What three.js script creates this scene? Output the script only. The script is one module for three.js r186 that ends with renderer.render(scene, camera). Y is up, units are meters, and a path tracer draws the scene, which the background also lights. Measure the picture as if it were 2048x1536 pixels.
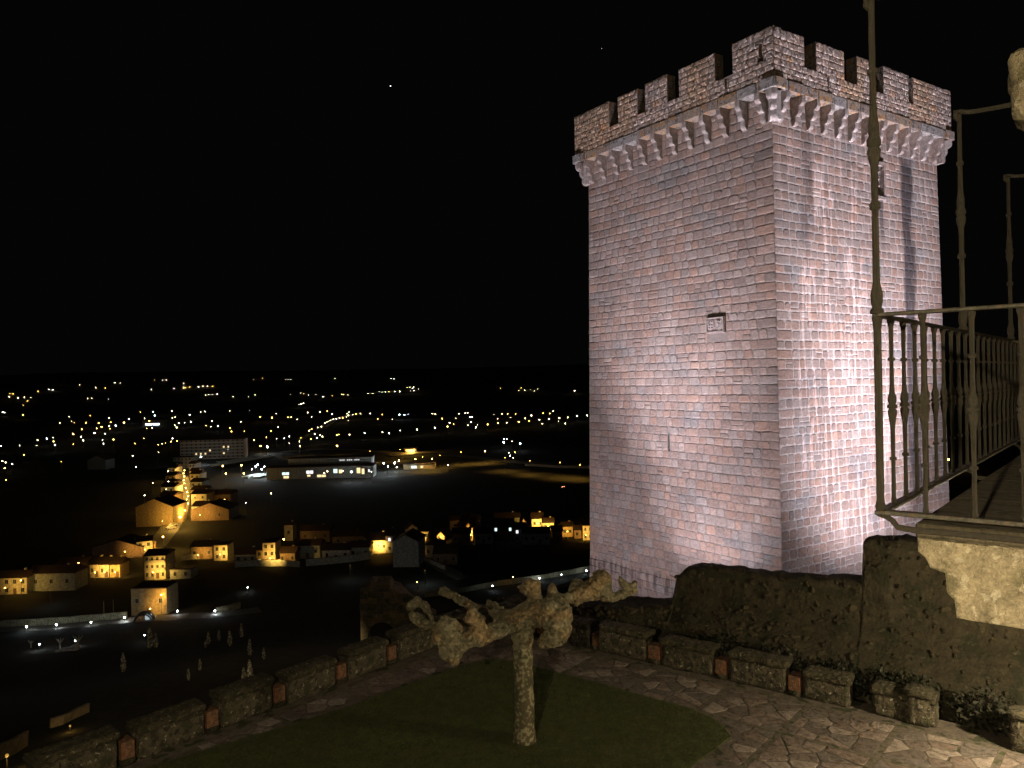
import * as THREE from 'three';
import { mergeGeometries, mergeVertices } from 'three/addons/utils/BufferGeometryUtils.js';
import { ImprovedNoise } from 'three/addons/math/ImprovedNoise.js';
import { MarchingCubes } from 'three/addons/objects/MarchingCubes.js';
import { RoundedBoxGeometry } from 'three/addons/geometries/RoundedBoxGeometry.js';
import { Brush, Evaluator, SUBTRACTION } from 'three-bvh-csg';

// ------------------------------------------------------------------ camera, sky, moonlight, exposure
const scene = new THREE.Scene();
const EYE = 7.5, FPX = 1545;                       // eye height above the terrace; focal length for a 2048 px wide frame
const camera = new THREE.PerspectiveCamera(2 * Math.atan(768 / FPX) * 180 / Math.PI, 4 / 3, 0.1, 9000);
camera.rotation.order = 'YXZ';
camera.position.set(0, EYE, 0);
camera.rotation.set(-0.0046, 0, -0.0212);
camera.updateMatrixWorld();
{
  const d = new Float32Array(64 * 32 * 4);
  for (let i = 0; i < 64 * 32; i++) { d[i * 4] = 0.0013; d[i * 4 + 1] = 0.00125; d[i * 4 + 2] = 0.0012; d[i * 4 + 3] = 1; }
  const sky = new THREE.DataTexture(d, 64, 32, THREE.RGBAFormat, THREE.FloatType);
  sky.mapping = THREE.EquirectangularReflectionMapping; sky.magFilter = THREE.LinearFilter; sky.needsUpdate = true;
  scene.background = sky; scene.environment = sky;
}
const moon = new THREE.DirectionalLight(0xdfe6ff, 0.012);
moon.position.set(-60, 90, 80); moon.target.position.set(0, 0, -40); moon.castShadow = true;
Object.assign(moon.shadow.camera, { left: -80, right: 80, top: 80, bottom: -80, near: 1, far: 400 });
scene.add(moon, moon.target);
const renderer = new THREE.WebGLRenderer({ antialias: true });
renderer.setSize(1024, 768);
renderer.toneMapping = THREE.LinearToneMapping;
renderer.toneMappingExposure = 1;
renderer.shadowMap.enabled = true;

// ------------------------------------------------------------------ helpers
const V = (x, y, z) => new THREE.Vector3(x, y, z);
function rng(seed) { let a = seed >>> 0; return () => { a = (a + 0x6D2B79F5) | 0; let t = Math.imul(a ^ (a >>> 15), 1 | a); t = (t + Math.imul(t ^ (t >>> 7), 61 | t)) ^ t; return ((t ^ (t >>> 14)) >>> 0) / 4294967296; }; }
const PN = new ImprovedNoise();
const noise = (x, y, z = 0) => PN.noise(x, y, z);
const fbm = (x, y, z = 0, o = 4) => { let s = 0, a = 0.5, f = 1; for (let i = 0; i < o; i++) { s += a * noise(x * f, y * f, z * f + i * 17.3); a *= 0.5; f *= 2.03; } return s; };
const clamp = (x, a = 0, b = 1) => Math.min(b, Math.max(a, x));
const smooth = (a, b, x) => { const t = clamp((x - a) / (b - a)); return t * t * (3 - 2 * t); };
const lerp = (a, b, t) => a + (b - a) * t;
const taken = {};
function numbered(n) { if (!(n in taken)) { taken[n] = 0; return n; } taken[n]++; return n + '_' + String(taken[n]).padStart(3, '0'); }
function tag(o, label, category, group, kind) { if (label) o.userData.label = label; if (category) o.userData.category = category; if (group) o.userData.group = group; if (kind) o.userData.kind = kind; return o; }
function thing(name, label, category, pos = [0, 0, 0], turn = 0, group) {
  const o = new THREE.Group(); o.name = numbered(name); o.position.set(...pos); o.rotation.y = turn; scene.add(o);
  return tag(o, label, category, group);
}
function part(parent, name, geo, m, pos, rot) {
  const o = new THREE.Mesh(geo, m); o.name = name; if (pos) o.position.set(...pos); if (rot) o.rotation.set(...rot); parent.add(o); return o;
}
function structure(name, geo, m) { const o = new THREE.Mesh(geo, m); o.name = numbered(name); o.userData.kind = 'structure'; scene.add(o); return o; }
const box = (w, h, d, x = 0, y = 0, z = 0) => new THREE.BoxGeometry(w, h, d).translate(x, y, z);
const merge = (gs) => mergeGeometries(gs.map(g => { const h = g.index ? g.toNonIndexed() : g; for (const k of Object.keys(h.attributes)) if (!['position', 'normal', 'uv'].includes(k)) h.deleteAttribute(k); return h; }));
function ray(px, py) { return V((px - 1024) / FPX, -(py - 768) / FPX, -1).applyQuaternion(camera.quaternion); }
function onLevel(px, py, Y = 0) { const d = ray(px, py), t = (Y - EYE) / d.y; return V(d.x * t, Y, d.z * t); }
function atDepth(px, py, dep) { const d = ray(px, py), t = dep / -d.z; return V(d.x * t, EYE + d.y * t, d.z * t); }
function tex(w, h, fn, { srgb = true, rep = [1, 1] } = {}) {
  const d = new Uint8Array(w * h * 4), c = [0, 0, 0];
  for (let y = 0; y < h; y++) for (let x = 0; x < w; x++) {
    fn(x / w, y / h, c, x, y); const i = (y * w + x) * 4;
    for (let k = 0; k < 3; k++) { let v = clamp(c[k]); if (srgb) v = v <= 0.0031308 ? v * 12.92 : 1.055 * Math.pow(v, 1 / 2.4) - 0.055; d[i + k] = Math.round(v * 255); } d[i + 3] = 255;
  }
  const t = new THREE.DataTexture(d, w, h); t.magFilter = THREE.LinearFilter; t.minFilter = THREE.LinearMipmapLinearFilter; t.generateMipmaps = true;
  t.wrapS = t.wrapT = THREE.RepeatWrapping; t.repeat.set(...rep); if (srgb) t.colorSpace = THREE.SRGBColorSpace; t.needsUpdate = true; return t;
}
// seamless gradient noise on a lattice that repeats
const lat = (() => { const r = rng(4242), t = new Float32Array(8192); for (let i = 0; i < 4096; i++) { const a = r() * 6.2832; t[i * 2] = Math.cos(a); t[i * 2 + 1] = Math.sin(a); } return t; })();
function pn(x, y, per, z) {
  const xi = Math.floor(x), yi = Math.floor(y), fx = x - xi, fy = y - yi, x0 = ((xi % per) + per) % per, y0 = ((yi % per) + per) % per, x1 = (x0 + 1) % per, y1 = (y0 + 1) % per;
  const h = (a, b, dx, dy) => { let k = (Math.imul(a, 374761393) + Math.imul(b, 668265263) + Math.imul(z | 0, 974634777)) | 0; k = Math.imul(k ^ (k >>> 13), 1274126177); k = ((k ^ (k >>> 16)) & 4095) * 2; return lat[k] * dx + lat[k + 1] * dy; };
  const u = fx * fx * fx * (fx * (fx * 6 - 15) + 10), v = fy * fy * fy * (fy * (fy * 6 - 15) + 10), a = h(x0, y0, fx, fy), b = h(x1, y0, fx - 1, fy), c = h(x0, y1, fx, fy - 1), d = h(x1, y1, fx - 1, fy - 1);
  return 1.4 * (a + (b - a) * u + (c - a) * v + (a - b - c + d) * u * v);
}
function tileFbm(u, v, f, o = 4, z = 0) { let s = 0, a = 0.5, p = Math.round(f); for (let i = 0; i < o; i++) { s += a * pn(u * p, v * p, p, z * 7 + i * 31); a *= 0.5; p *= 2; } return s; }
const grainBump = tex(512, 512, (u, v, c) => { const n = 0.5 + 0.55 * tileFbm(u, v, 10, 5, 3) + 0.25 * tileFbm(u, v, 46, 2, 9); c[0] = c[1] = c[2] = n; }, { srgb: false });
const bumpAt = (perMetre) => { const t = grainBump.clone(); t.repeat.set(perMetre, perMetre); t.needsUpdate = true; return t; };
// mottled stone: base tones with lichen, each an albedo
function mottle(seed, base, spots, f = 9) {
  return tex(512, 512, (u, v, c) => {
    const n = tileFbm(u, v, f, 5, seed), g = tileFbm(u, v, f * 5, 2, seed + 5);
    for (let k = 0; k < 3; k++) c[k] = base[k] * (1 + 0.7 * n + 0.5 * g);
    spots.forEach(([col, th, fs, soft], i) => { const m = smooth(th, th + soft, tileFbm(u, v, fs, 4, seed + 21 + i * 13)); for (let k = 0; k < 3; k++) c[k] = lerp(c[k], col[k] * (1 + 0.6 * g), m); });
  });
}
const std = (o) => new THREE.MeshStandardMaterial(Object.assign({ roughness: 0.92, metalness: 0 }, o));
const lin = (r, g, b) => new THREE.Color().setRGB(r, g, b);
const mapped = (t, perMetre) => { const c = t.clone(); c.repeat.set(perMetre, perMetre); c.needsUpdate = true; return c; };
// planar uv in metres by the larger component of the normal
function metreUV(g, sx = 0, sy = 0) {
  if (!g.attributes.normal) g.computeVertexNormals();
  const p = g.attributes.position, n = g.attributes.normal, uv = new Float32Array(p.count * 2);
  for (let i = 0; i < p.count; i++) {
    const ax = Math.abs(n.getX(i)), ay = Math.abs(n.getY(i)), az = Math.abs(n.getZ(i));
    let a, b; if (ay > ax && ay > az) { a = p.getX(i); b = p.getZ(i); } else if (ax > az) { a = p.getZ(i); b = p.getY(i); } else { a = p.getX(i); b = p.getY(i); }
    uv[i * 2] = a + sx; uv[i * 2 + 1] = b + sy;
  }
  g.setAttribute('uv', new THREE.BufferAttribute(uv, 2)); return g;
}
// a worn block: a finely cut rounded box pushed about by noise
function wornBlock(w, h, d, seed, amp = 0.03, seg = 6) {
  let g = new THREE.BoxGeometry(w, h, d, Math.max(2, Math.round(w * seg)), Math.max(2, Math.round(h * seg)), Math.max(2, Math.round(d * seg)));
  g.deleteAttribute('uv'); g.deleteAttribute('normal'); g = mergeVertices(g);
  const p = g.attributes.position, r = Math.min(w, h, d) * (amp < 0.01 ? 0.07 : 0.16);
  for (let i = 0; i < p.count; i++) {
    const v = V(p.getX(i), p.getY(i), p.getZ(i)), q = V(clamp(v.x, -w / 2 + r, w / 2 - r), clamp(v.y, -h / 2 + r, h / 2 - r), clamp(v.z, -d / 2 + r, d / 2 - r));
    const e = v.clone().sub(q); if (e.lengthSq() > 0) { e.setLength(Math.min(e.length(), r)); }
    const k = amp * 2 * fbm(v.x * 3 + seed, v.y * 3 + seed * 1.7, v.z * 3 - seed, 3);
    v.copy(q).add(e).add(v.clone().normalize().multiplyScalar(k)); p.setXYZ(i, v.x, v.y, v.z);
  }
  g.translate(0, h / 2, 0); g.computeVertexNormals(); return metreUV(g, seed * 3.1, seed * 1.3);
}
function ribbon(pts, width, lift) {            // a strip draped along world points
  const pos = [], idx = [], uv = []; let L = 0;
  pts.forEach((p, i) => {
    const a = pts[Math.max(0, i - 1)], b = pts[Math.min(pts.length - 1, i + 1)], t = b.clone().sub(a).setY(0).normalize(), s = V(-t.z, 0, t.x).multiplyScalar(width / 2);
    if (i) L += p.distanceTo(pts[i - 1]);
    pos.push(p.x - s.x, p.y + lift, p.z - s.z, p.x + s.x, p.y + lift, p.z + s.z); uv.push(0, L, width, L);
    if (i) { const k = i * 2; idx.push(k - 2, k - 1, k, k, k - 1, k + 1); }
  });
  const g = new THREE.BufferGeometry(); g.setAttribute('position', new THREE.Float32BufferAttribute(pos, 3)); g.setAttribute('uv', new THREE.Float32BufferAttribute(uv, 2)); g.setIndex(idx); g.computeVertexNormals(); return g;
}

// ------------------------------------------------------------------ terrain
const YAW = 0.5938, TC = V(12.7774, 0, -37), TWL = 14.4572, TWR = 15.868, TBASE = -8, BATTER = 0.0124;
const HT = [[0, -2.2], [20, -2.4], [24, -4], [30, -8.5], [60, -19], [120, -38], [200, -55], [260, -60.5], [340, -61], [600, -60], [900, -54], [1300, -46], [1700, -36], [2200, -10], [2700, 45], [3000, 66], [3600, 40], [5000, 0]];
function interp(T, r) { for (let i = 1; i < T.length; i++) if (r < T[i][0]) { const [a, b] = T[i - 1], [c, d] = T[i]; return b + (d - b) * smooth(0, 1, (r - a) / (c - a)) * 0.5 + (d - b) * 0.5 * (r - a) / (c - a); } return T[T.length - 1][1]; }
const towerMid = V(12.7774 + 0.829 * 8 - 0.5595 * 7, 0, -37 - 0.5595 * 8 - 0.829 * 7);
function H(x, z) {
  const r = Math.hypot(x, z);
  let h = interp(HT, r);
  h += (r > 250 ? smooth(250, 1200, r) * 6 * fbm(x / 260, z / 260, 1, 3) : 0) + (r > 30 ? smooth(30, 60, r) * 0.8 * fbm(x / 18, z / 18, 4, 3) : 0) + smooth(2000, 2700, r) * 26 * fbm(x / 700, 3, 2, 3);
  const t = 1 - smooth(16, 34, Math.hypot(x - towerMid.x, z - towerMid.z));
  return lerp(h, TBASE - 0.15, t);
}
function onGround(px, py, up = 0) {             // where the line of sight meets the terrain raised by up
  const d = ray(px, py); let t = py < 1240 ? 160 : 28;
  for (let i = 0; i < 900; i++) {
    const x = d.x * t, y = EYE + d.y * t, z = d.z * t;
    if (y < H(x, z) + up || t > 3000) return V(x, H(x, z), z);
    t *= 1.006;
  }
  return V(d.x * 2900, H(d.x * 2900, d.z * 2900), d.z * 2900);
}
{
  const rs = [0, 10, 18, 21, 24, 27, 30, 34, 38, 43, 50]; for (let r = 58; r < 5000; r *= 1.07) rs.push(r); rs.push(5200);
  const NA = 220, pos = [], uv = [], idx = [];
  rs.forEach((r) => { for (let a = 0; a <= NA; a++) { const t = a / NA * Math.PI * 2, x = Math.sin(t) * r, z = -Math.cos(t) * r; pos.push(x, H(x, z), z); uv.push(x, z); } });
  for (let i = 1; i < rs.length; i++) for (let a = 0; a < NA; a++) { const k = i * (NA + 1) + a, j = k - NA - 1; idx.push(j, j + 1, k, k, j + 1, k + 1); }
  const g = new THREE.BufferGeometry(); g.setAttribute('position', new THREE.Float32BufferAttribute(pos, 3)); g.setAttribute('uv', new THREE.Float32BufferAttribute(uv, 2)); g.setIndex(idx); g.computeVertexNormals();
  const t = mottle(3, [0.02, 0.018, 0.012], [[[0.032, 0.023, 0.016], 0.05, 6, 0.2], [[0.01, 0.015, 0.006], 0.08, 14, 0.15]]);
  structure('terrain', g, std({ map: mapped(t, 1 / 23), roughness: 1 }));
}
// ------------------------------------------------------------------ the keep
const tower = thing('castle_keep', 'tall floodlit square stone keep with battlements and corbels', 'tower', [TC.x, TBASE, TC.z], YAW);
const inset = (y) => BATTER * (y - 3);          // the walls lean in as they rise
const face = {                                   // s along the face from the near corner, y up, d outwards
  left: { W: TWL, at: (s, y, d) => V(inset(y) - d, y, -s) },
  right: { W: TWR, at: (s, y, d) => V(s, y, -inset(y) + d) },
};
const TOWU = V(-Math.sin(YAW), 0, -Math.cos(YAW)), TOWW = V(Math.cos(YAW), 0, -Math.sin(YAW));
function sOn(which, px, py, off = 0) {           // place along a face where a line of sight meets it
  const d = ray(px, py), n = which === 'left' ? TOWW : TOWU, al = which === 'left' ? TOWU : TOWW;
  const c = TC.clone().addScaledVector(n, -off), t = c.dot(n) / d.dot(n), p = d.clone().multiplyScalar(t);
  return { s: p.clone().sub(TC).dot(al), y: p.y + EYE - TBASE };
}
const LEDGE = 21.635 - TBASE;                     // top of the corbel table above the tower's base
const slit = sOn('left', 1335, 885), arms = sOn('left', 1428, 650), rwin = sOn('right', 1766, 360), mould = 4.18;
const holes = {
  left: [{ s0: slit.s - 0.07, s1: slit.s + 0.07, y0: slit.y - 0.52, y1: slit.y + 0.5 }, { s0: arms.s - 0.62, s1: arms.s + 0.62, y0: arms.y - 0.42, y1: arms.y + 0.42 }],
  right: [{ s0: rwin.s - 0.55, s1: rwin.s + 0.55, y0: rwin.y - 0.95, y1: rwin.y + 0.95 }],
};
// stains on the two faces: streaks of lime and soot run down them, lichen sits in patches
function stainMap(which) {
  const W = face[which].W, Ht = LEDGE, sD = sOn('right', 1826, 600).s, sW = sOn('right', 1668, 800).s, sW2 = sOn('right', 1622, 700).s, sW3 = sOn('right', 1722, 900).s, sD2 = sOn('right', 1772, 420).s;
  return tex(640, 1280, (u, v, c) => {
    const s = u * W, y = v * Ht, fine = noise(s * 6, y * 6, 3) * 0.26 + noise(s * 17, y * 17, 7) * 0.26, mid = fbm(s * 0.5, y * 0.5, 11, 3);
    const b = 0.6 * (1 + fine + 0.25 * mid); c[0] = b; c[1] = b; c[2] = b;
    const grey = smooth(0.05, 0.3, fbm(s * 0.35 + 40, y * 0.5, which === 'left' ? 5 : 8, 4)); c[0] *= 1 - 0.16 * grey; c[1] *= 1 - 0.07 * grey; c[2] *= 1 - 0.01 * grey;
    if (which === 'right') {
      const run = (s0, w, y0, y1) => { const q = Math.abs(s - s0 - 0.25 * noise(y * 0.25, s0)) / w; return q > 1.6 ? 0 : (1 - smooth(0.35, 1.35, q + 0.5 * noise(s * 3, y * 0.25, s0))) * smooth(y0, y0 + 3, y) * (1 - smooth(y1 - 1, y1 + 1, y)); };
      const dark = Math.max(1.5 * run(sD, 0.66, 7, 27.6) * (0.75 + 0.4 * noise(s * 7, y * 0.7)), 0.75 * run(sD2, 0.28, 21, 27), 0.5 * run(sW2 + 0.5, 0.35, 22, 28), 0.4 * run(2.6, 0.3, 20, 28));
      const k = clamp(dark) * 0.92; c[0] = lerp(c[0], 0.085, k); c[1] = lerp(c[1], 0.09, k); c[2] = lerp(c[2], 0.11, k);
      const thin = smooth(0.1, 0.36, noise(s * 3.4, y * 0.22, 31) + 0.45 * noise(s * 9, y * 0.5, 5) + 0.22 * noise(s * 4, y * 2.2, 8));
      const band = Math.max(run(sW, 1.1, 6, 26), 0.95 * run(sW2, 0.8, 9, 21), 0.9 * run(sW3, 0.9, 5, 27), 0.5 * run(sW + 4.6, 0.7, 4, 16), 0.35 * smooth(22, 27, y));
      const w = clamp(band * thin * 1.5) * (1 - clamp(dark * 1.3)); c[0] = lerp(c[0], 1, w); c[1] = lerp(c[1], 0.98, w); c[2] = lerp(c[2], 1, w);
    } else {
      const band = smooth(3.0, 3.6, y) * (1 - smooth(4.1, 4.5, y)), drip = smooth(-0.1, 0.3, noise(s * 3.2, y * 0.5, 9) + 0.3 * noise(s * 11, y * 1.2, 2));
      const k = clamp(band * drip) * 0.75; c[0] = lerp(c[0], 0.17, k); c[1] = lerp(c[1], 0.17, k); c[2] = lerp(c[2], 0.18, k);
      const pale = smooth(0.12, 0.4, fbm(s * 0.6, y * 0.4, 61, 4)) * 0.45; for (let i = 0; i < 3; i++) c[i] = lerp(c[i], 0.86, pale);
    }
  }, { rep: [1 / W, 1 / Ht] });
}
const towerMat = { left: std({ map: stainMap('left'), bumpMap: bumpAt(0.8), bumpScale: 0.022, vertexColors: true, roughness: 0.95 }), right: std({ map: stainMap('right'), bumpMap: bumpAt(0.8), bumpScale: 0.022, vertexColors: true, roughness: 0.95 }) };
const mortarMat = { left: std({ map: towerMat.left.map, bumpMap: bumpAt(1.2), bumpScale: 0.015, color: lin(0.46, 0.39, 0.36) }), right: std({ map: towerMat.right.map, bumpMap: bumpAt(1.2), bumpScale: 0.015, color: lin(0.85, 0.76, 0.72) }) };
const tones = [[0.37, 0.275, 0.24], [0.35, 0.265, 0.235], [0.335, 0.265, 0.24], [0.385, 0.28, 0.235], [0.36, 0.315, 0.295], [0.31, 0.262, 0.242], [0.4, 0.325, 0.295], [0.35, 0.315, 0.305], [0.4, 0.275, 0.22]];
function pickTone(r, grey = 0.15) {
  const t = tones[r() < grey ? (r() < 0.5 ? 4 : 7) : Math.floor(r() * tones.length)], k = 0.86 + 0.26 * r();
  const q = t.map((v, i) => lerp(v, [0.362, 0.284, 0.255][i], 0.3)); return [q[0] * k / 0.6, q[1] * k * 0.95 / 0.6, q[2] * k * 0.91 / 0.6];
}
const lichened = (c, s, which) => { const m = 0.5 * smooth(0.05, 0.35, noise(s * 0.33, which === 'left' ? 2.2 : 7.4) + (which === 'left' ? smooth(9, 14, s) * 0.4 : 0)); return [c[0] * (1 + 0.12 * m), c[1] * (1 - 0.12 * m), c[2] * (1 - 0.5 * m)]; };
function blockGeo(at, s0, s1, y0, y1, proud, r, col, flip, uvAt) {
  const w = s1 - s0, h = y1 - y0, c = Math.min(w, h) * (0.1 + 0.14 * r()), J = () => (r() - 0.5) * 0.065;
  const P = [[s0 + c + J(), y0], [s0 + w * (0.4 + 0.2 * r()), y0 + J() * 0.7], [s1 - c + J(), y0], [s1, y0 + c + J()], [s1, y1 - c + J()], [s1 - c + J(), y1], [s0 + w * (0.4 + 0.2 * r()), y1 + J() * 0.7], [s0 + c + J(), y1], [s0, y1 - c + J()], [s0, y0 + c + J()]];
  const ms = (s0 + s1) / 2, my = (y0 + y1) / 2, pos = [], uv = [], idx = [], N = 10, tilt = (r() - 0.5) * 0.03, tilt2 = (r() - 0.5) * 0.02;
  const put = (s, y, d) => { const v = at(s, y, d); pos.push(v.x, v.y, v.z); const q = uvAt ? uvAt(s, y) : [s, y]; uv.push(q[0], q[1]); };
  for (const [s, y] of P) put(s, y, -0.03);
  for (const [s, y] of P) put(lerp(s, ms, 0.012 / w * 2), lerp(y, my, 0.012 / h * 2), proud * (0.45 + 0.3 * r()) + tilt * (s - ms) + tilt2 * (y - my));
  for (const [s, y] of P) put(lerp(s, ms, 0.2 + 0.12 * r()), lerp(y, my, 0.2 + 0.14 * r()), proud * (0.8 + 0.5 * r()) + tilt * (s - ms) + tilt2 * (y - my));
  put(ms, my, proud * (0.85 + 0.4 * r()));
  const tri = (a, b, c2) => flip ? idx.push(a, c2, b) : idx.push(a, b, c2);
  for (let ring = 0; ring < 2; ring++) for (let i = 0; i < N; i++) { const a = ring * N + i, b = ring * N + (i + 1) % N; tri(a, b, a + N); tri(b, b + N, a + N); }
  for (let i = 0; i < N; i++) tri(2 * N + i, 2 * N + (i + 1) % N, 3 * N);
  const g = new THREE.BufferGeometry(); g.setAttribute('position', new THREE.Float32BufferAttribute(pos, 3)); g.setAttribute('uv', new THREE.Float32BufferAttribute(uv, 2)); g.setIndex(idx); g.computeVertexNormals();
  const cc = new Float32Array(31 * 3); for (let i = 0; i < 31; i++) { const k = 0.93 + 0.14 * r(); cc[i * 3] = col[0] * k; cc[i * 3 + 1] = col[1] * k; cc[i * 3 + 2] = col[2] * k; }
  g.setAttribute('color', new THREE.BufferAttribute(cc, 3)); return g;
}
function cutSpan(s0, s1, y0, y1, hs) { let spans = [[s0, s1]]; for (const h of hs) if (y1 > h.y0 && y0 < h.y1) spans = spans.flatMap(([a, b]) => b <= h.s0 || a >= h.s1 ? [[a, b]] : [[a, h.s0], [h.s1, b]].filter(q => q[1] - q[0] > 0.08)); return spans; }
{
  const all = [];
  for (const which of ['left', 'right']) {
    const r = rng(which === 'left' ? 11 : 23), f = face[which], joint = which === 'left' ? 0.024 : 0.036, proud = which === 'left' ? 0.015 : 0.013;
    let y = 0.0, row = 0;
    while (y < LEDGE - 0.55) {
      let h = 0.39 + 0.14 * r(); if (y < mould && y + h > mould - 0.16) h = mould - y;
      if (y + h > LEDGE - 0.55) h = LEDGE - 0.55 - y;
      const pl = y < mould - 0.01 && which === 'left' ? 0.035 : 0;
      const lo = inset(y) + (which === 'right' ? 0.0 : 0.0), hi = f.W - inset(y); let s = lo, first = true;
      while (s < hi - 0.05) {
        let w = (which === 'left' ? 0.4 : 0.4) + 0.5 * r() * r() + 0.14 * r(); if (first) w = (row % 2 ^ (which === 'left')) ? 1.05 + 0.15 * r() : 0.55 + 0.1 * r(); first = false;
        if (hi - s - w < 0.35) w = hi - s;
        const wob = 0.05 * noise(s * 0.55, y * 0.35, 4) + 0.012 * (r() - 0.5);
        for (const [a, b] of cutSpan(s, s + w, y, y + h, holes[which])) {
          const end = a <= lo + 0.001 ? 0 : joint / 2, split = r() < 0.09 && h > 0.42 && b - a < 0.9 && end ? 0.35 + 0.3 * r() : 0, jj = joint * (0.6 + 0.9 * r());
          for (const [f0, f1] of split ? [[0, split], [split, 1]] : [[0, 1]]) {
            const g = blockGeo((ss, yy, d) => f.at(ss, yy, d + pl), a + end, b - jj / 2, y + h * f0 + wob + jj / 2, y + h * f1 + wob - jj / 2, proud * (0.35 + 1.3 * r()), r, pickTone(r, which === 'left' ? 0.16 : 0.1), which === 'left', null);
            const c = f.at((a + b) / 2, y + h / 2, 0).applyAxisAngle(V(0, 1, 0), YAW).add(V(TC.x, TBASE - EYE, TC.z)), nn = which === 'left' ? TOWW : TOWU, low = y < (which === 'left' ? 6.2 : 7.6) ? 0.1 : 1; all.push({ g, which, score: low * (b - a) * h * (f1 - f0) * Math.abs(c.dot(nn)) / Math.pow(c.length(), 3) });
          }
        }
        s += w;
      }
      y += h; row++;
    }
  }
  all.sort((a, b) => b.score - a.score);
  all.slice(0, 300).forEach(({ g, which }) => part(tower, 'stone', g, towerMat[which]));
  for (const which of ['left', 'right']) { const o = part(tower, 'masonry', mergeGeometries(all.slice(300).filter(q => q.which === which).map(q => q.g)), towerMat[which]); o.userData.kind = 'stuff'; }
}
{ // mortar core with the arrow slit and the recess of the blocked window cut into it
  const y0 = -1.5, y1 = LEDGE + 1.2, quad = (pts, uvs) => { const g = new THREE.BufferGeometry(); g.setAttribute('position', new THREE.Float32BufferAttribute(pts.flatMap(p => [p.x, p.y, p.z]), 3)); g.setAttribute('uv', new THREE.Float32BufferAttribute(uvs.flat(), 2)); g.setIndex([0, 1, 2, 0, 2, 3]); return g; };
  const c = (x, z, y) => V(x ? TWR - inset(y) : inset(y), y, z ? -TWL + inset(y) : -inset(y)), qs = [];
  const sides = [[[0, 1], [0, 0], 'l'], [[0, 0], [1, 0], 'r'], [[1, 0], [1, 1], 'x'], [[1, 1], [0, 1], 'x']];
  for (const [a, b, k] of sides) { const p = [c(...a, y0), c(...b, y0), c(...b, y1), c(...a, y1)]; qs.push(quad(p, p.map(v => k === 'l' ? [-v.z, v.y] : k === 'r' ? [v.x, v.y] : [v.x + v.z, v.y]))); }
  const top = [c(0, 0, y1), c(1, 0, y1), c(1, 1, y1), c(0, 1, y1)], bot = [c(0, 1, y0), c(1, 1, y0), c(1, 0, y0), c(0, 0, y0)]; qs.push(quad(top, top.map(v => [v.x, v.z])), quad(bot, bot.map(v => [v.x, v.z])));
  let g = mergeGeometries(qs); g = g.toNonIndexed(); g.computeVertexNormals();
  const ev = new Evaluator(); ev.useGroups = false; ev.attributes = ['position', 'normal', 'uv'];
  let A = new Brush(g); A.updateMatrixWorld();
  const cut = (bx) => { const B = new Brush(bx); B.updateMatrixWorld(); A = ev.evaluate(A, B, SUBTRACTION); };
  cut(box(2.4, 1.0, 0.13, 0, slit.y, -slit.s)); cut(box(0.9, 1.7, 1.1, rwin.s, rwin.y, -0.1));
  // the core's two visible faces wear each its own stain map
  const G = A.geometry.index ? A.geometry.toNonIndexed() : A.geometry, P = G.attributes.position, N = G.attributes.normal, U = G.attributes.uv, sel = { left: [[], [], []], right: [[], [], []] };
  for (let i = 0; i < P.count; i += 3) { const k = N.getX(i) < -0.5 ? 'left' : 'right'; for (let j = i; j < i + 3; j++) { sel[k][0].push(P.getX(j), P.getY(j), P.getZ(j)); sel[k][1].push(N.getX(j), N.getY(j), N.getZ(j)); sel[k][2].push(U.getX(j), U.getY(j)); } }
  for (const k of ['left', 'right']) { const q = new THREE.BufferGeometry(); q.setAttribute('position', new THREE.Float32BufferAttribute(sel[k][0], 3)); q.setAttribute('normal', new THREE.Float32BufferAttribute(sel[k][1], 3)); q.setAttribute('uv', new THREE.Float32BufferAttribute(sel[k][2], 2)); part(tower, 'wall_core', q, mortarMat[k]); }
}
const lichenTex = mottle(41, [0.33, 0.26, 0.215], [[[0.12, 0.11, 0.1], 0.1, 7, 0.16], [[0.55, 0.5, 0.47], 0.14, 26, 0.1], [[0.46, 0.22, 0.07], 0.16, 6, 0.18]], 12);
const orangeTex = mottle(57, [0.38, 0.3, 0.235], [[[0.5, 0.27, 0.1], 0.1, 6, 0.2], [[0.14, 0.12, 0.1], 0.14, 9, 0.12], [[0.5, 0.45, 0.4], 0.2, 24, 0.1]], 12);
const greyTex = mottle(73, [0.36, 0.34, 0.33], [[[0.16, 0.15, 0.14], 0.1, 9, 0.14], [[0.6, 0.57, 0.55], 0.15, 20, 0.12]], 12);
const trim = [lichenTex, orangeTex, greyTex].map(t => std({ map: mapped(t, 0.45), bumpMap: bumpAt(1), bumpScale: 0.03 }));
const corbelMats = [[0.62, 0.52, 0.48], [0.55, 0.44, 0.4], [0.68, 0.6, 0.58]].map(c => std({ map: mapped(mottle(80 + c[0] * 10, c.map(v => v * 0.62), [[[0.5, 0.47, 0.45], 0.15, 14, 0.15]]), 0.6), bumpMap: bumpAt(1.2), bumpScale: 0.02 }));
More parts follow.
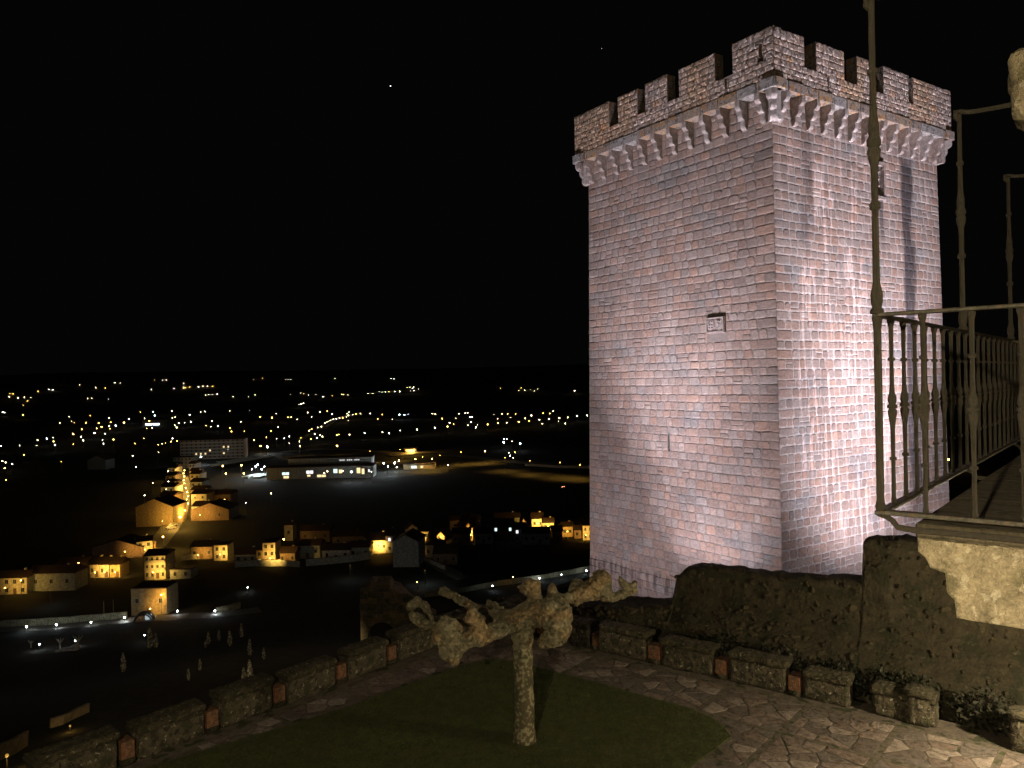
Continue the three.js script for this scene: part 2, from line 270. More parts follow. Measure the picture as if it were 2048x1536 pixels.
{ // corbel table: three rounded tiers to a corbel, slabs across them
  const sh = new THREE.Shape(), tiers = [[0, 0.45, 0.23], [0.45, 0.9, 0.43], [0.9, 1.35, 0.63]];
  sh.moveTo(-0.1, 0); for (const [a, b, d] of tiers) { const prev = a === 0 ? -0.1 : tiers[tiers.findIndex(t => t[0] === a) - 1][2]; const rad = 0.3; sh.lineTo(Math.max(prev - 0.03, d - rad), a); sh.absarc(d - 0.2, a + 0.2, 0.2, -Math.PI / 2, 0, false); sh.lineTo(d, b - 0.04); sh.lineTo(d - 0.03, b); }
  sh.lineTo(-0.1, 1.35);
  const cg = new THREE.ExtrudeGeometry(sh, { depth: 0.25, bevelEnabled: true, bevelSize: 0.025, bevelThickness: 0.025, bevelSegments: 2, curveSegments: 6 }).translate(0, 0, -0.125);
  const r = rng(5), topY = LEDGE - 0.5, cy = topY - 1.35;
  const run = (W, place) => {
    const n = Math.round((W + 0.9) / 1.22), step = (W + 0.9) / n;
    for (let i = 0; i <= n; i++) { const s = -0.45 + i * step; place('corbel', s, i); if (i < n) place('slab', s + step / 2, i, step); }
  };
  const ax = { left: (s, y, d) => V(inset(cy) - d, y, -s), right: (s, y, d) => V(s, y, -inset(cy) + d), back: (s, y, d) => V(TWR - s, y, -TWL + inset(cy) - d), far: (s, y, d) => V(TWR - inset(cy) + d, y, -TWL + s) };
  const turn = { left: Math.PI, right: -Math.PI / 2, back: Math.PI / 2, far: 0 };
  for (const k of ['left', 'right', 'back', 'far']) run(k === 'left' || k === 'far' ? TWL : TWR, (kind, s, i, step) => {
    const W = k === 'left' || k === 'far' ? TWL : TWR, ss = clamp(s, 0.15, W - 0.15);
    if (kind === 'corbel') { if ((k === 'left' || k === 'far') || (s > 0.3 && s < W - 0.3)) { const v = ax[k](k === 'left' || k === 'far' ? ss + (s < 0.3 ? -0.1 : s > W - 0.3 ? 0.1 : 0) : ss, cy, -0.03); part(tower, 'corbel', cg, corbelMats[Math.floor(r() * 3)], [v.x, v.y, v.z], [0, turn[k], (r() - 0.5) * 0.02]); } }
    else { const d = 0.62 + 0.05 * r(), g = metreUV(new RoundedBoxGeometry(d + 0.12, 0.5, step - 0.015, 2, 0.035), i * 1.7, r() * 9), v = ax[k](s, topY + 0.25, d / 2 - 0.06); part(tower, 'ledge_stone', g, trim[[0, 2, 1, 0, 1, 2, 0, 0, 1, 2, 0, 1, 2, 0, 1, 0][(i * 5 + k.length) % 16]], [v.x, v.y, v.z], [0, turn[k], 0]); }
  });
  for (const [a, b, t] of [[0, 0, 0.75], [1, 0, 0.25], [0, 1, -0.75], [1, 1, -0.25]]) { const v = V(a ? TWR - inset(cy) : inset(cy), cy, b ? -TWL + inset(cy) : -inset(cy)); part(tower, 'corner_corbel', cg.clone().scale(1.25, 1, 1), corbelMats[2], [v.x, v.y, v.z], [0, -Math.PI * t, 0]); const g = metreUV(new RoundedBoxGeometry(0.72, 0.5, 0.72, 2, 0.035)); part(tower, 'ledge_stone', g, trim[2], [v.x + (a ? 0.33 : -0.33), topY + 0.253, v.z + (b ? -0.33 : 0.33)]); }
}
{ // parapet: a low wall all round, merlons on it, faced with small stones
  const o = 0.61, T = 0.62, yb = LEDGE + 0.001, band = 0.92, top = 2.4, r = rng(77), i0 = inset(LEDGE);
  const L = (a, b, lo, hi) => [sOn('left', a, lo, o).s, sOn('left', b, hi, o).s], Rr = (a, b, lo, hi) => [sOn('right', a, lo, o).s, sOn('right', b, hi, o).s];
  const mer = { left: [L(1456, 1553.8, 130, 60).reverse(), L(1421, 1348.8, 130, 160), L(1326, 1281.6, 180, 200), L(1266.7, 1227, 210, 220), L(1210, 1153.4, 220, 240)], right: [Rr(1556, 1620, 60, 90), Rr(1643.7, 1700, 100, 120), Rr(1725.7, 1763, 140, 150), Rr(1778.4, 1829, 150, 180), Rr(1837.8, 1899.5, 180, 200)] };
  const ext = { left: [-o + i0, TWL + o - i0], right: [-o + i0, TWR + o - i0] };
  mer.left[0][0] = mer.right[0][0] = ext.left[0]; mer.left[4][1] = ext.left[1]; mer.right[4][1] = ext.right[1];
  const mk = sOn('left', 1512, 108, o), keyhole = { s0: mk.s - 0.085, s1: mk.s + 0.085, y0: LEDGE + 0.95, y1: LEDGE + 1.85 }, low1 = sOn('left', 1443, 165, o), low2 = sOn('right', 1668, 165, o);
  const ky = LEDGE + 0.95, ks = mk.s; keyhole.poly = [[ks - 0.17, ky], [ks - 0.17, ky + 0.21], [ks - 0.085, ky + 0.25], [ks - 0.085, ky + 0.9], [ks + 0.085, ky + 0.9], [ks + 0.085, ky + 0.25], [ks + 0.17, ky + 0.21], [ks + 0.17, ky]];
  const slots = { left: [keyhole, { s0: mk.s - 0.17, s1: mk.s + 0.17, y0: LEDGE + 0.95, y1: LEDGE + 1.16, part: true }, { s0: low1.s - 0.06, s1: low1.s + 0.06, y0: LEDGE + 0.3, y1: LEDGE + 0.86 }], right: [{ s0: low2.s - 0.06, s1: low2.s + 0.06, y0: LEDGE + 0.22, y1: LEDGE + 0.86 }] };
  const at = { left: (s, y, d) => V(i0 - o - d, y, -s), right: (s, y, d) => V(s, y, -i0 + o + d) };
  const coreMat = std({ map: mapped(lichenTex, 0.5), bumpMap: bumpAt(1), bumpScale: 0.02, color: lin(0.8, 0.8, 0.8) });
  const prism = (which, s0, s1, y0, y1, hs) => { // wall piece with slits through it
    const sh = new THREE.Shape([[s0, y0], [s1, y0], [s1, y1], [s0, y1]].map(p => new THREE.Vector2(...p)));
    for (const h of hs) if (h.poly && h.s0 > s0 && h.s1 < s1 && h.y0 > y0 && h.y1 < y1) sh.holes.push(new THREE.Path(h.poly.map(p => new THREE.Vector2(...p)))); else if (!h.part && h.s0 > s0 && h.s1 < s1 && h.y0 > y0 && h.y1 < y1) sh.holes.push(new THREE.Path([[h.s0, h.y0], [h.s0, h.y1], [h.s1, h.y1], [h.s1, h.y0]].map(p => new THREE.Vector2(...p))));
    const g = new THREE.ExtrudeGeometry(sh, { depth: T, bevelEnabled: false }), p = g.attributes.position;
    for (let i = 0; i < p.count; i++) { const v = at[which](p.getX(i), p.getY(i), -p.getZ(i)); p.setXYZ(i, v.x, v.y, v.z); }
    if (which === 'left') { const ix = g.index; } g.computeVertexNormals(); return metreUV(g);
  };
  const stones = [], facing = (which, s0, s1, y0, y1, seedTone, skipTop) => {
    let y = y0; while (y < y1 - 0.02) {
      let h = 0.26 + 0.12 * r(); if (y1 - y - h < 0.2) h = y1 - y;
      let s = s0; while (s < s1 - 0.02) {
        let w = 0.3 + 0.4 * r(); if (s1 - s - w < 0.22) w = s1 - s;
        for (const [a, b] of cutSpan(s, s + w, y, y + h, slots[which])) {
          const ragTop = y + h >= y1 - 0.01 ? (r() - 0.3) * 0.05 : 0, g = blockGeo(at[which], a + 0.012, b - 0.012, y + 0.012, y + h - 0.012 + ragTop, 0.012 + 0.02 * r(), r, lichened((t => { const g = (t[0] + t[1] + t[2]) / 3; return t.map(v => lerp(v, g, 0.45) * 0.6 / 0.33); })(pickTone(r)), a, which), which === 'left', (p, q) => [p * 0.5 + 3.3 * (which === 'left' ? 1 : 2), q * 0.5]); stones.push(g);
        } s += w;
      } y += h;
    }
  };
  for (const which of ['left', 'right']) {
    const [a, b] = ext[which], trimmed = which === 'right' ? [a + T, b] : [a, b];
    part(tower, 'parapet', prism(which, trimmed[0], trimmed[1], yb, yb + band, slots[which]), coreMat);
    facing(which, a, b, yb + 0.003, yb + band, 0);
    mer[which].forEach(([s0, s1], i) => { const q0 = which === 'right' && i === 0 ? s0 + T : s0; part(tower, 'merlon', prism(which, q0, s1, yb + band, yb + top + (r() - 0.5) * 0.08, slots[which]), coreMat); facing(which, s0, s1, yb + band, yb + top); });
  }
  for (const [x0, x1, z0, z1] of [[TWR + o - i0 - T, TWR + o - i0, -TWL - o + i0 + T, o - i0 - T - 0.01], [-o + i0 + T + 0.01, TWR + o - i0, -TWL - o + i0, -TWL - o + i0 + T]]) { // the two far sides
    part(tower, 'parapet', metreUV(box(x1 - x0, band - 0.01, z1 - z0, (x0 + x1) / 2, yb + band / 2, (z0 + z1) / 2)), coreMat);
    const alongX = x1 - x0 > z1 - z0, len = alongX ? x1 - x0 : z1 - z0;
    for (let i = 0; i < 6; i++) { const c = (i + 0.5) * len / 6; part(tower, 'merlon', metreUV(alongX ? box(1.7, top - band, T - 0.02, x0 + c, yb + (band + top) / 2, (z0 + z1) / 2) : box(T - 0.02, top - band, 1.7, (x0 + x1) / 2, yb + (band + top) / 2, z0 + c)), coreMat); }
  }
  const m = part(tower, 'parapet_masonry', mergeGeometries(stones), std({ map: mapped(mottle(141, [0.42, 0.39, 0.36], [[[0.6, 0.36, 0.14], 0.2, 4, 0.2], [[0.14, 0.13, 0.12], 0.1, 16, 0.16], [[0.92, 0.88, 0.86], 0.06, 26, 0.14]], 14), 0.45), bumpMap: bumpAt(1.4), bumpScale: 0.03, vertexColors: true })); m.userData.kind = 'stuff';
}
{ // carved armorial panel on the left face, blocked carved opening on the right one
  const pg = part(tower, 'carved_panel', metreUV(new RoundedBoxGeometry(0.16, 0.86, 1.26, 2, 0.02)), corbelMats[1], [inset(arms.y) - 0.02, arms.y, -arms.s]); pg.userData.label = 'carved armorial panel set in the wall';
  const bars = [[0.1, 0.08, 1.18, 0, 0.36, 0], [0.1, 0.07, 1.18, 0, -0.36, 0], [0.1, 0.8, 0.07, 0, 0, 0.56], [0.1, 0.8, 0.07, 0, 0, -0.56]].map(b => box(b[0], b[1], b[2], -0.09 + b[3], b[4], b[5]));
  part(pg, 'frame', metreUV(merge(bars)), corbelMats[0]);
  const shield = new THREE.Shape(); shield.moveTo(-0.2, 0.26); shield.lineTo(0.2, 0.26); shield.lineTo(0.2, -0.05); shield.quadraticCurveTo(0.17, -0.22, 0, -0.28); shield.quadraticCurveTo(-0.17, -0.22, -0.2, -0.05); shield.closePath();
  const sg = new THREE.ExtrudeGeometry(shield, { depth: 0.04, bevelEnabled: true, bevelSize: 0.015, bevelThickness: 0.015, bevelSegments: 2 }).rotateY(-Math.PI / 2);
  for (const z of [-0.27, 0.27]) { const s = part(pg, 'shield', metreUV(sg.clone()), corbelMats[0], [-0.08, 0, z]); }
  const curl = (pts, rad) => new THREE.TubeGeometry(new THREE.CatmullRomCurve3(pts.map(p => V(0, ...p))), 16, rad, 5);
  const lion = [curl([[0.16, 0.06], [0.18, -0.08], [0.04, -0.02], [0.0, 0.1], [-0.1, 0.06], [-0.16, -0.1]], 0.035), curl([[-0.06, -0.02], [-0.14, 0.04], [-0.2, -0.04]], 0.03), curl([[0.02, 0.02], [-0.04, -0.1]], 0.028), new THREE.SphereGeometry(0.055, 8, 6).translate(0, 0.17, 0.06)];
  const balls = []; for (let i = 0; i < 3; i++) for (let j = 0; j < 2; j++) balls.push(new THREE.SphereGeometry(0.058, 8, 6).translate(0, 0.15 - i * 0.15, (j - 0.5) * 0.18));
  part(pg, 'relief', metreUV(merge([...lion.map(g => g.translate(-0.13, 0, 0.27)), ...balls.map(g => g.translate(-0.13, 0, -0.27))])), corbelMats[2]);
  const wz = -inset(rwin.y), wg = part(tower, 'blocked_opening', metreUV(box(0.86, 1.66, 0.2, 0, 0, 0)), std({ map: mapped(greyTex, 0.5), color: lin(0.5, 0.5, 0.52), bumpMap: bumpAt(1), bumpScale: 0.05 }), [rwin.s, rwin.y, wz - 0.28]);
  const fr = [[1.12, 0.2, 0.34, 0, 0.95, 0.1], [1.2, 0.16, 0.4, 0, -0.93, 0.1], [0.16, 1.7, 0.3, 0.5, 0.003, 0.1], [0.16, 1.7, 0.3, -0.5, 0.003, 0.1]].map(b => box(...b));
  part(wg, 'frame', metreUV(merge(fr)), corbelMats[1]).position.z = 0.14;
  const lumps = []; const r = rng(9); for (let i = 0; i < 12; i++) lumps.push(new THREE.IcosahedronGeometry(0.08 + 0.06 * r(), 1).translate(-0.28 + 0.28 * (i % 3), -0.6 + 0.4 * Math.floor(i / 3), 0.1));
  part(wg, 'relief', metreUV(merge(lumps)), corbelMats[1]);
}
// floodlights standing on the ground round the keep
const hood = std({ color: lin(0.03, 0.03, 0.032), metalness: 0.6, roughness: 0.5 }), floodGlow = std({ color: lin(0.1, 0.1, 0.1), emissive: new THREE.Color(1, 0.95, 1), emissiveIntensity: 8 });
function flood(label, lx, lz, tx, ty, tz, cd, ang, col = 0xfaeffb) {
  const p = V(lx, 0, lz).applyAxisAngle(V(0, 1, 0), YAW).add(V(TC.x, 0, TC.z)); p.y = H(p.x, p.z);
  const q = V(tx, ty, tz).applyAxisAngle(V(0, 1, 0), YAW).add(V(TC.x, TBASE, TC.z));
  const t = thing('floodlight', label, 'floodlight', [p.x, p.y, p.z], 0, 'floodlights round the keep');
  part(t, 'stand', merge([box(0.5, 0.06, 0.5, 0, 0.03, 0), box(0.06, 0.5, 0.06, -0.27, 0.25, 0), box(0.06, 0.5, 0.06, 0.27, 0.25, 0)]), hood);
  const head = part(t, 'housing', merge([box(0.46, 0.36, 0.05, 0, 0, -0.14), box(0.46, 0.03, 0.26, 0, 0.18, 0), box(0.46, 0.03, 0.26, 0, -0.18, 0), box(0.03, 0.33, 0.26, -0.22, 0, 0), box(0.03, 0.33, 0.26, 0.22, 0, 0)]), hood, [0, 0.5, 0]);
  head.lookAt(q); part(head, 'lamp_glass', box(0.38, 0.3, 0.02, 0, 0, 0.08), floodGlow);
  const s = new THREE.SpotLight(col, cd, 0, ang, 1, 2); s.position.set(0, 0, 0.16); s.shadow.radius = 6; s.castShadow = true; head.add(s); s.target.position.set(0, 0, 5); head.add(s.target);
}
flood('floodlight on the ground near the keep\'s near corner, left side', -8, -4.4, 0, 10.8, -4.4, 560, 0.5);
flood('floodlight on the ground before the middle of the left wall', -11, -7.2, 0, 27, -7, 2400, 0.5);
flood('floodlight on the ground before the far end of the left wall', -13, -11.5, 0, 15, -12, 350, 1.0);
flood('floodlight on the ground before the left wall, aimed at the corner', -13, -3.5, 0, 17, -2.5, 290, 1.0);
flood('floodlight on the ground before the right wall, aimed at mid height', 6.2, 11, 6.2, 15, 0, 1800, 0.55);
flood('floodlight on the ground before the right wall, aimed at the corbels', 8, 11, 8.5, 28, 0, 3300, 0.5);
flood('floodlight on the ground before the right wall\'s far end', 11, 14, 11, 14, 0, 520, 1.0);
// ------------------------------------------------------------------ terrace: slab, paving, lawn
const C0 = V(-0.79, 0, -23.54), LD = V(-0.651, 0, 0.759), RD = V(0.7915, 0, 0.6112);      // corner of the parapets, along the left one, along the right one
const ter = (a, b, y = 0) => C0.clone().addScaledVector(LD, a).addScaledVector(RD, b).setY(y);
const inv = (() => { const det = LD.x * RD.z - RD.x * LD.z; return (x, z) => { const dx = x - C0.x, dz = z - C0.z; return [(dx * RD.z - RD.x * dz) / det, (LD.x * dz - dx * LD.z) / det]; }; })();
const polyShape = (pts) => new THREE.Shape(pts.map(p => new THREE.Vector2(p.x, -p.z)));
const flat = (pts, y, depth) => { const g = new THREE.ExtrudeGeometry(polyShape(pts), { depth, bevelEnabled: false, curveSegments: 4 }).rotateX(-Math.PI / 2).translate(0, y - depth, 0); return metreUV(g); };
const bedTex = mottle(101, [0.15, 0.125, 0.108], [[[0.05, 0.055, 0.028], 0.12, 9, 0.15]], 14);
structure('terrace_bed', flat([ter(-0.55, -0.55), ter(30, -0.55), ter(30, 30), ter(-0.55, 30)], -0.008, 3.2), std({ map: mapped(bedTex, 0.3), bumpMap: bumpAt(1), bumpScale: 0.02 }));
const lawnPts = [V(-12.7, 0, -10.5), V(-7.31, 0, -15.22), V(-4.11, 0, -17.75), V(-1.55, 0, -20.25), V(-0.85, 0, -20.72), V(-0.2, 0, -20.62), V(1.6, 0, -19.25), V(3.86, 0, -17.4), V(4.3, 0, -16.75), V(4.39, 0, -16.01), V(3.26, 0, -14.77), V(-5, 0, -5.65)];
const lawnShape = polyShape(lawnPts), inPoly = (x, z, P) => { let c = false; for (let i = 0, j = P.length - 1; i < P.length; j = i++) if ((P[i].z > z) !== (P[j].z > z) && x < (P[j].x - P[i].x) * (z - P[i].z) / (P[j].z - P[i].z) + P[i].x) c = !c; return c; };
{
  const lawnTex = mottle(113, [0.085, 0.1, 0.036], [[[0.11, 0.11, 0.045], 0.1, 5, 0.25], [[0.06, 0.08, 0.025], 0.08, 12, 0.2]], 16);
  structure('lawn', flat(lawnPts, 0.02, 0.05), std({ map: mapped(lawnTex, 0.25), bumpMap: bumpAt(3), bumpScale: 0.03, roughness: 1 }));
  const blade = new THREE.BufferGeometry(), bp = []; { const r = rng(3); for (let i = 0; i < 5; i++) { const a = r() * 6.28, x = (r() - 0.5) * 0.05, z = (r() - 0.5) * 0.05, h = 0.02 + 0.022 * r(), l = 0.02 * (r() - 0.5); bp.push(x + Math.cos(a) * 0.004, 0, z + Math.sin(a) * 0.004, x - Math.cos(a) * 0.004, 0, z - Math.sin(a) * 0.004, x + l, h, z + l); } }
  blade.setAttribute('position', new THREE.Float32BufferAttribute(bp, 3)); blade.computeVertexNormals();
  const N = 52000, im = new THREE.InstancedMesh(blade, std({ color: lin(1, 1, 1), roughness: 1, side: THREE.DoubleSide }), N), r = rng(31), M = new THREE.Matrix4(), q = new THREE.Quaternion(), col = new THREE.Color(); let k = 0;
  while (k < N) { const x = -13 + 18 * r(), z = -21.2 + 10 * r(); if (!inPoly(x + 0.16 * (r() - 0.5), z + 0.16 * (r() - 0.5), lawnPts)) continue; q.setFromAxisAngle(V(0, 1, 0), r() * 6.28); const s = 0.7 + 0.7 * r(); M.compose(V(x, 0.018, z), q, V(s, s, s)); im.setMatrixAt(k, M); const g = 0.7 + 0.5 * r() + 0.5 * fbm(x * 0.6, z * 0.6, 3, 3); col.setRGB(0.09 * g, 0.108 * g, 0.038 * g); im.setColorAt(k, col); k++; }
  im.name = 'grass'; tag(im, 'short mown grass of the courtyard lawn', 'grass', null, 'stuff'); scene.add(im);
}
{ // flagstones: irregular pieces in panels between plain strips
  const r = rng(211), pave = new THREE.Group(); pave.name = 'paving'; pave.userData.kind = 'structure'; scene.add(pave);
  const stoneT = [[0.2, 0.16, 0.145], [0.27, 0.215, 0.195], [0.16, 0.13, 0.12], [0.34, 0.285, 0.26], [0.22, 0.17, 0.15], [0.18, 0.155, 0.145]].map((c, i) => std({ map: mapped(mottle(150 + i, c, [[c.map(v => v * 0.6), 0.12, 10, 0.2]], 12), 0.6), bumpMap: bumpAt(1.5), bumpScale: 0.02, roughness: 0.85 }));
  const clip = (poly, nx, ny, d) => { const out = []; for (let i = 0; i < poly.length; i++) { const a = poly[i], b = poly[(i + 1) % poly.length], da = a[0] * nx + a[1] * ny - d, db = b[0] * nx + b[1] * ny - d; if (da <= 0) out.push(a); if (da * db < 0) { const t = da / (da - db); out.push([a[0] + (b[0] - a[0]) * t, a[1] + (b[1] - a[1]) * t]); } } return out; };
  const cells = [], bs = [], as = [];
  for (let b = 0.25; b < 17; b += 1.86) bs.push(b); for (let a = 0.25; a < 17; a += (a < 1 ? 1.75 : 1.9)) as.push(a);
  const strips = [];
  for (let i = 0; i < as.length - 1; i++) for (let j = 0; j < bs.length - 1; j++) {
    const A0 = as[i] + 0.07, A1 = as[i + 1] - 0.07, B0 = bs[j] + 0.07, B1 = bs[j + 1] - 0.07, m = ter((A0 + A1) / 2, (B0 + B1) / 2);
    const pts = []; for (let u = 0; u < 6; u++) { const sh = r(); for (let v = 0; v < 3; v++) pts.push([A0 + (A1 - A0) * (u + 0.3 + 0.4 * r()) / 6, B0 + (B1 - B0) * ((v + sh + 0.6 * (r() - 0.5)) % 3) / 3]); }
    pts.forEach((p, k) => {
      let poly = [[A0, B0], [A1, B0], [A1, B1], [A0, B1]];
      pts.forEach((q, l) => { if (l === k) return; const nx = q[0] - p[0], ny = q[1] - p[1], L = Math.hypot(nx, ny); if (L > 1.4) return; poly = clip(poly, nx / L, ny / L, (nx * (p[0] + q[0]) / 2 + ny * (p[1] + q[1]) / 2) / L - 0.012 - 0.012 * r()); });
      if (poly.length < 3) return;
      const w = ter(p[0], p[1]); if (inPoly(w.x, w.z, lawnPts)) return;
      const wp = poly.map(([a, b]) => ter(a, b)); if (wp.some(q => inPoly(q.x, q.z, lawnPts)) && wp.filter(q => inPoly(q.x, q.z, lawnPts)).length > 1) return;
      const dx = w.clone().sub(camera.position), sc = V(w.x, 0, w.z).length(), px = 1024 + FPX * w.x / -w.z; if (px < -150 || px > 2250 || -w.z < 13) return;
      let ar = 0; for (let e = 0; e < poly.length; e++) { const a = poly[e], b = poly[(e + 1) % poly.length]; ar += (a[0] * b[1] - b[0] * a[1]) / 2; }
      cells.push({ wp, score: Math.abs(ar) / sc ** 3, right: px > 1000 });
    });
  }
  cells.forEach(c => { if (c.right) c.score *= 3; }); cells.sort((a, b) => b.score - a.score);
  const slabGeo = (wp) => { // polygon slab with a sloping rim
    const c = wp.reduce((s, p) => s.add(p), V(0, 0, 0)).multiplyScalar(1 / wp.length), n = wp.length, pos = [], idx = [], top = (r() - 0.5) * 0.006 - 0.002, tx = (r() - 0.5) * 0.008, tz = (r() - 0.5) * 0.008;
    for (const p of wp) pos.push(p.x, -0.03, p.z); for (const p of wp) { const q = p.clone().lerp(c, 0.01); pos.push(q.x, top - 0.003 + tx * (q.x - c.x), q.z); } for (const p of wp) { const q = p.clone().lerp(c, 0.06 + 0.04 * r()); pos.push(q.x, top + tx * (q.x - c.x) + tz * (q.z - c.z), q.z); } pos.push(c.x, top + 0.002, c.z);
    for (let k = 0; k < 2; k++) for (let i = 0; i < n; i++) { const a = k * n + i, b = k * n + (i + 1) % n; idx.push(a, a + n, b, b, a + n, b + n); } for (let i = 0; i < n; i++) idx.push(2 * n + i, 3 * n, 2 * n + (i + 1) % n);
    const g = new THREE.BufferGeometry(); g.setAttribute('position', new THREE.Float32BufferAttribute(pos, 3)); g.setIndex(idx); g.computeVertexNormals();
    if (g.attributes.normal.getY(3 * n) < 0) { g.index.array.reverse(); g.computeVertexNormals(); }
    const uv = []; const ox = r() * 5; for (let i = 0; i < pos.length; i += 3) uv.push(pos[i] + ox, pos[i + 2]); g.setAttribute('uv', new THREE.Float32BufferAttribute(uv, 2)); return g;
  };
  cells.slice(0, 300).forEach(c => part(pave, 'flagstone', slabGeo(c.wp), stoneT[Math.floor(r() * 6)]));
  for (let m = 0; m < 3; m++) { const rest = cells.slice(300).filter((c, i) => i % 3 === m).map(c => slabGeo(c.wp)); if (rest.length) part(pave, 'flagstones', mergeGeometries(rest), stoneT[m]).userData.kind = 'stuff'; }
  const stripMat = std({ map: mapped(mottle(171, [0.15, 0.13, 0.105], [[[0.06, 0.07, 0.03], 0.1, 9, 0.2]], 14), 0.5), bumpMap: bumpAt(2), bumpScale: 0.015 });
  const bar = (a0, a1, b0, b1, y) => { const P = [ter(a0, b0), ter(a1, b0), ter(a1, b1), ter(a0, b1)]; if (P.every(p => inPoly(p.x, p.z, lawnPts))) return; part(pave, 'paving_strip', flat(P, y, 0.03), stripMat); };
  for (const a of as) for (let j = 0; j < bs.length - 1; j++) bar(a - 0.06, a + 0.06, bs[j] + 0.07, bs[j + 1] - 0.07, -0.006);
  for (const b of bs) for (let i = 0; i < as.length - 1; i++) bar(as[i] - 0.06, as[i + 1] - 0.06, b - 0.06, b + 0.06, -0.005);
}
// ------------------------------------------------------------------ parapets
const parTex = mottle(181, [0.105, 0.09, 0.062], [[[0.055, 0.057, 0.03], 0.02, 8, 0.2], [[0.04, 0.034, 0.026], 0.1, 14, 0.15], [[0.3, 0.28, 0.23], 0.26, 20, 0.07]], 12);
const parMat = std({ map: mapped(parTex, 0.5), bumpMap: bumpAt(1.1), bumpScale: 0.05 });
const copingMat = std({ map: mapped(parTex, 0.6), color: lin(0.85, 0.85, 0.75), bumpMap: bumpAt(1.4), bumpScale: 0.05 });
const clayMat = std({ map: mapped(mottle(191, [0.23, 0.11, 0.062], [[[0.13, 0.085, 0.055], 0.02, 7, 0.2], [[0.3, 0.2, 0.14], 0.18, 18, 0.12]], 14), 0.8), bumpMap: bumpAt(2), bumpScale: 0.015 });
const leftTurn = Math.atan2(-LD.z, LD.x), rightTurn = Math.atan2(-RD.z, RD.x);
function parapetBlock(label, a0, a1, side, hgt, seed, group) {           // a low wall piece of coursed stones with a coping
  const onLeft = side === 'left', p = onLeft ? ter((a0 + a1) / 2, -0.25) : ter(-0.25, (a0 + a1) / 2), len = a1 - a0;
  const t = thing('parapet_block', label, 'parapet', [p.x, -0.02, p.z], onLeft ? leftTurn : rightTurn, group), r = rng(seed * 7 + 5), bodyH = hgt - 0.22;
  part(t, 'body', wornBlock(len, bodyH, 0.48, seed * 1.9, 0.03, 12), parMat);
  part(t, 'coping', wornBlock(len + 0.05, 0.16, 0.55, seed * 2.3, 0.035, 12), copingMat, [0, bodyH - 0.01, 0]);
  return t;
}
function clayInfill(label, a0, a1, side, group) {
  const onLeft = side === 'left', p = onLeft ? ter((a0 + a1) / 2, -0.2) : ter(-0.2, (a0 + a1) / 2), len = a1 - a0;
  const t = thing('terracotta_infill', label, 'infill', [p.x, -0.02, p.z], onLeft ? leftTurn : rightTurn, group);
  part(t, 'base_stone', wornBlock(len - 0.1, 0.14, 0.4, a0, 0.008), copingMat);
  part(t, 'terracotta_panel', metreUV(new RoundedBoxGeometry(len - 0.1, 0.36, 0.34, 2, 0.02)), clayMat, [0, 0.3, 0]);
}
const aOf = (px, py) => inv(onLevel(px, py).x, onLevel(px, py).z);
const order = ['nearest', 'second', 'third', 'fourth', 'fifth', 'sixth', 'seventh'];
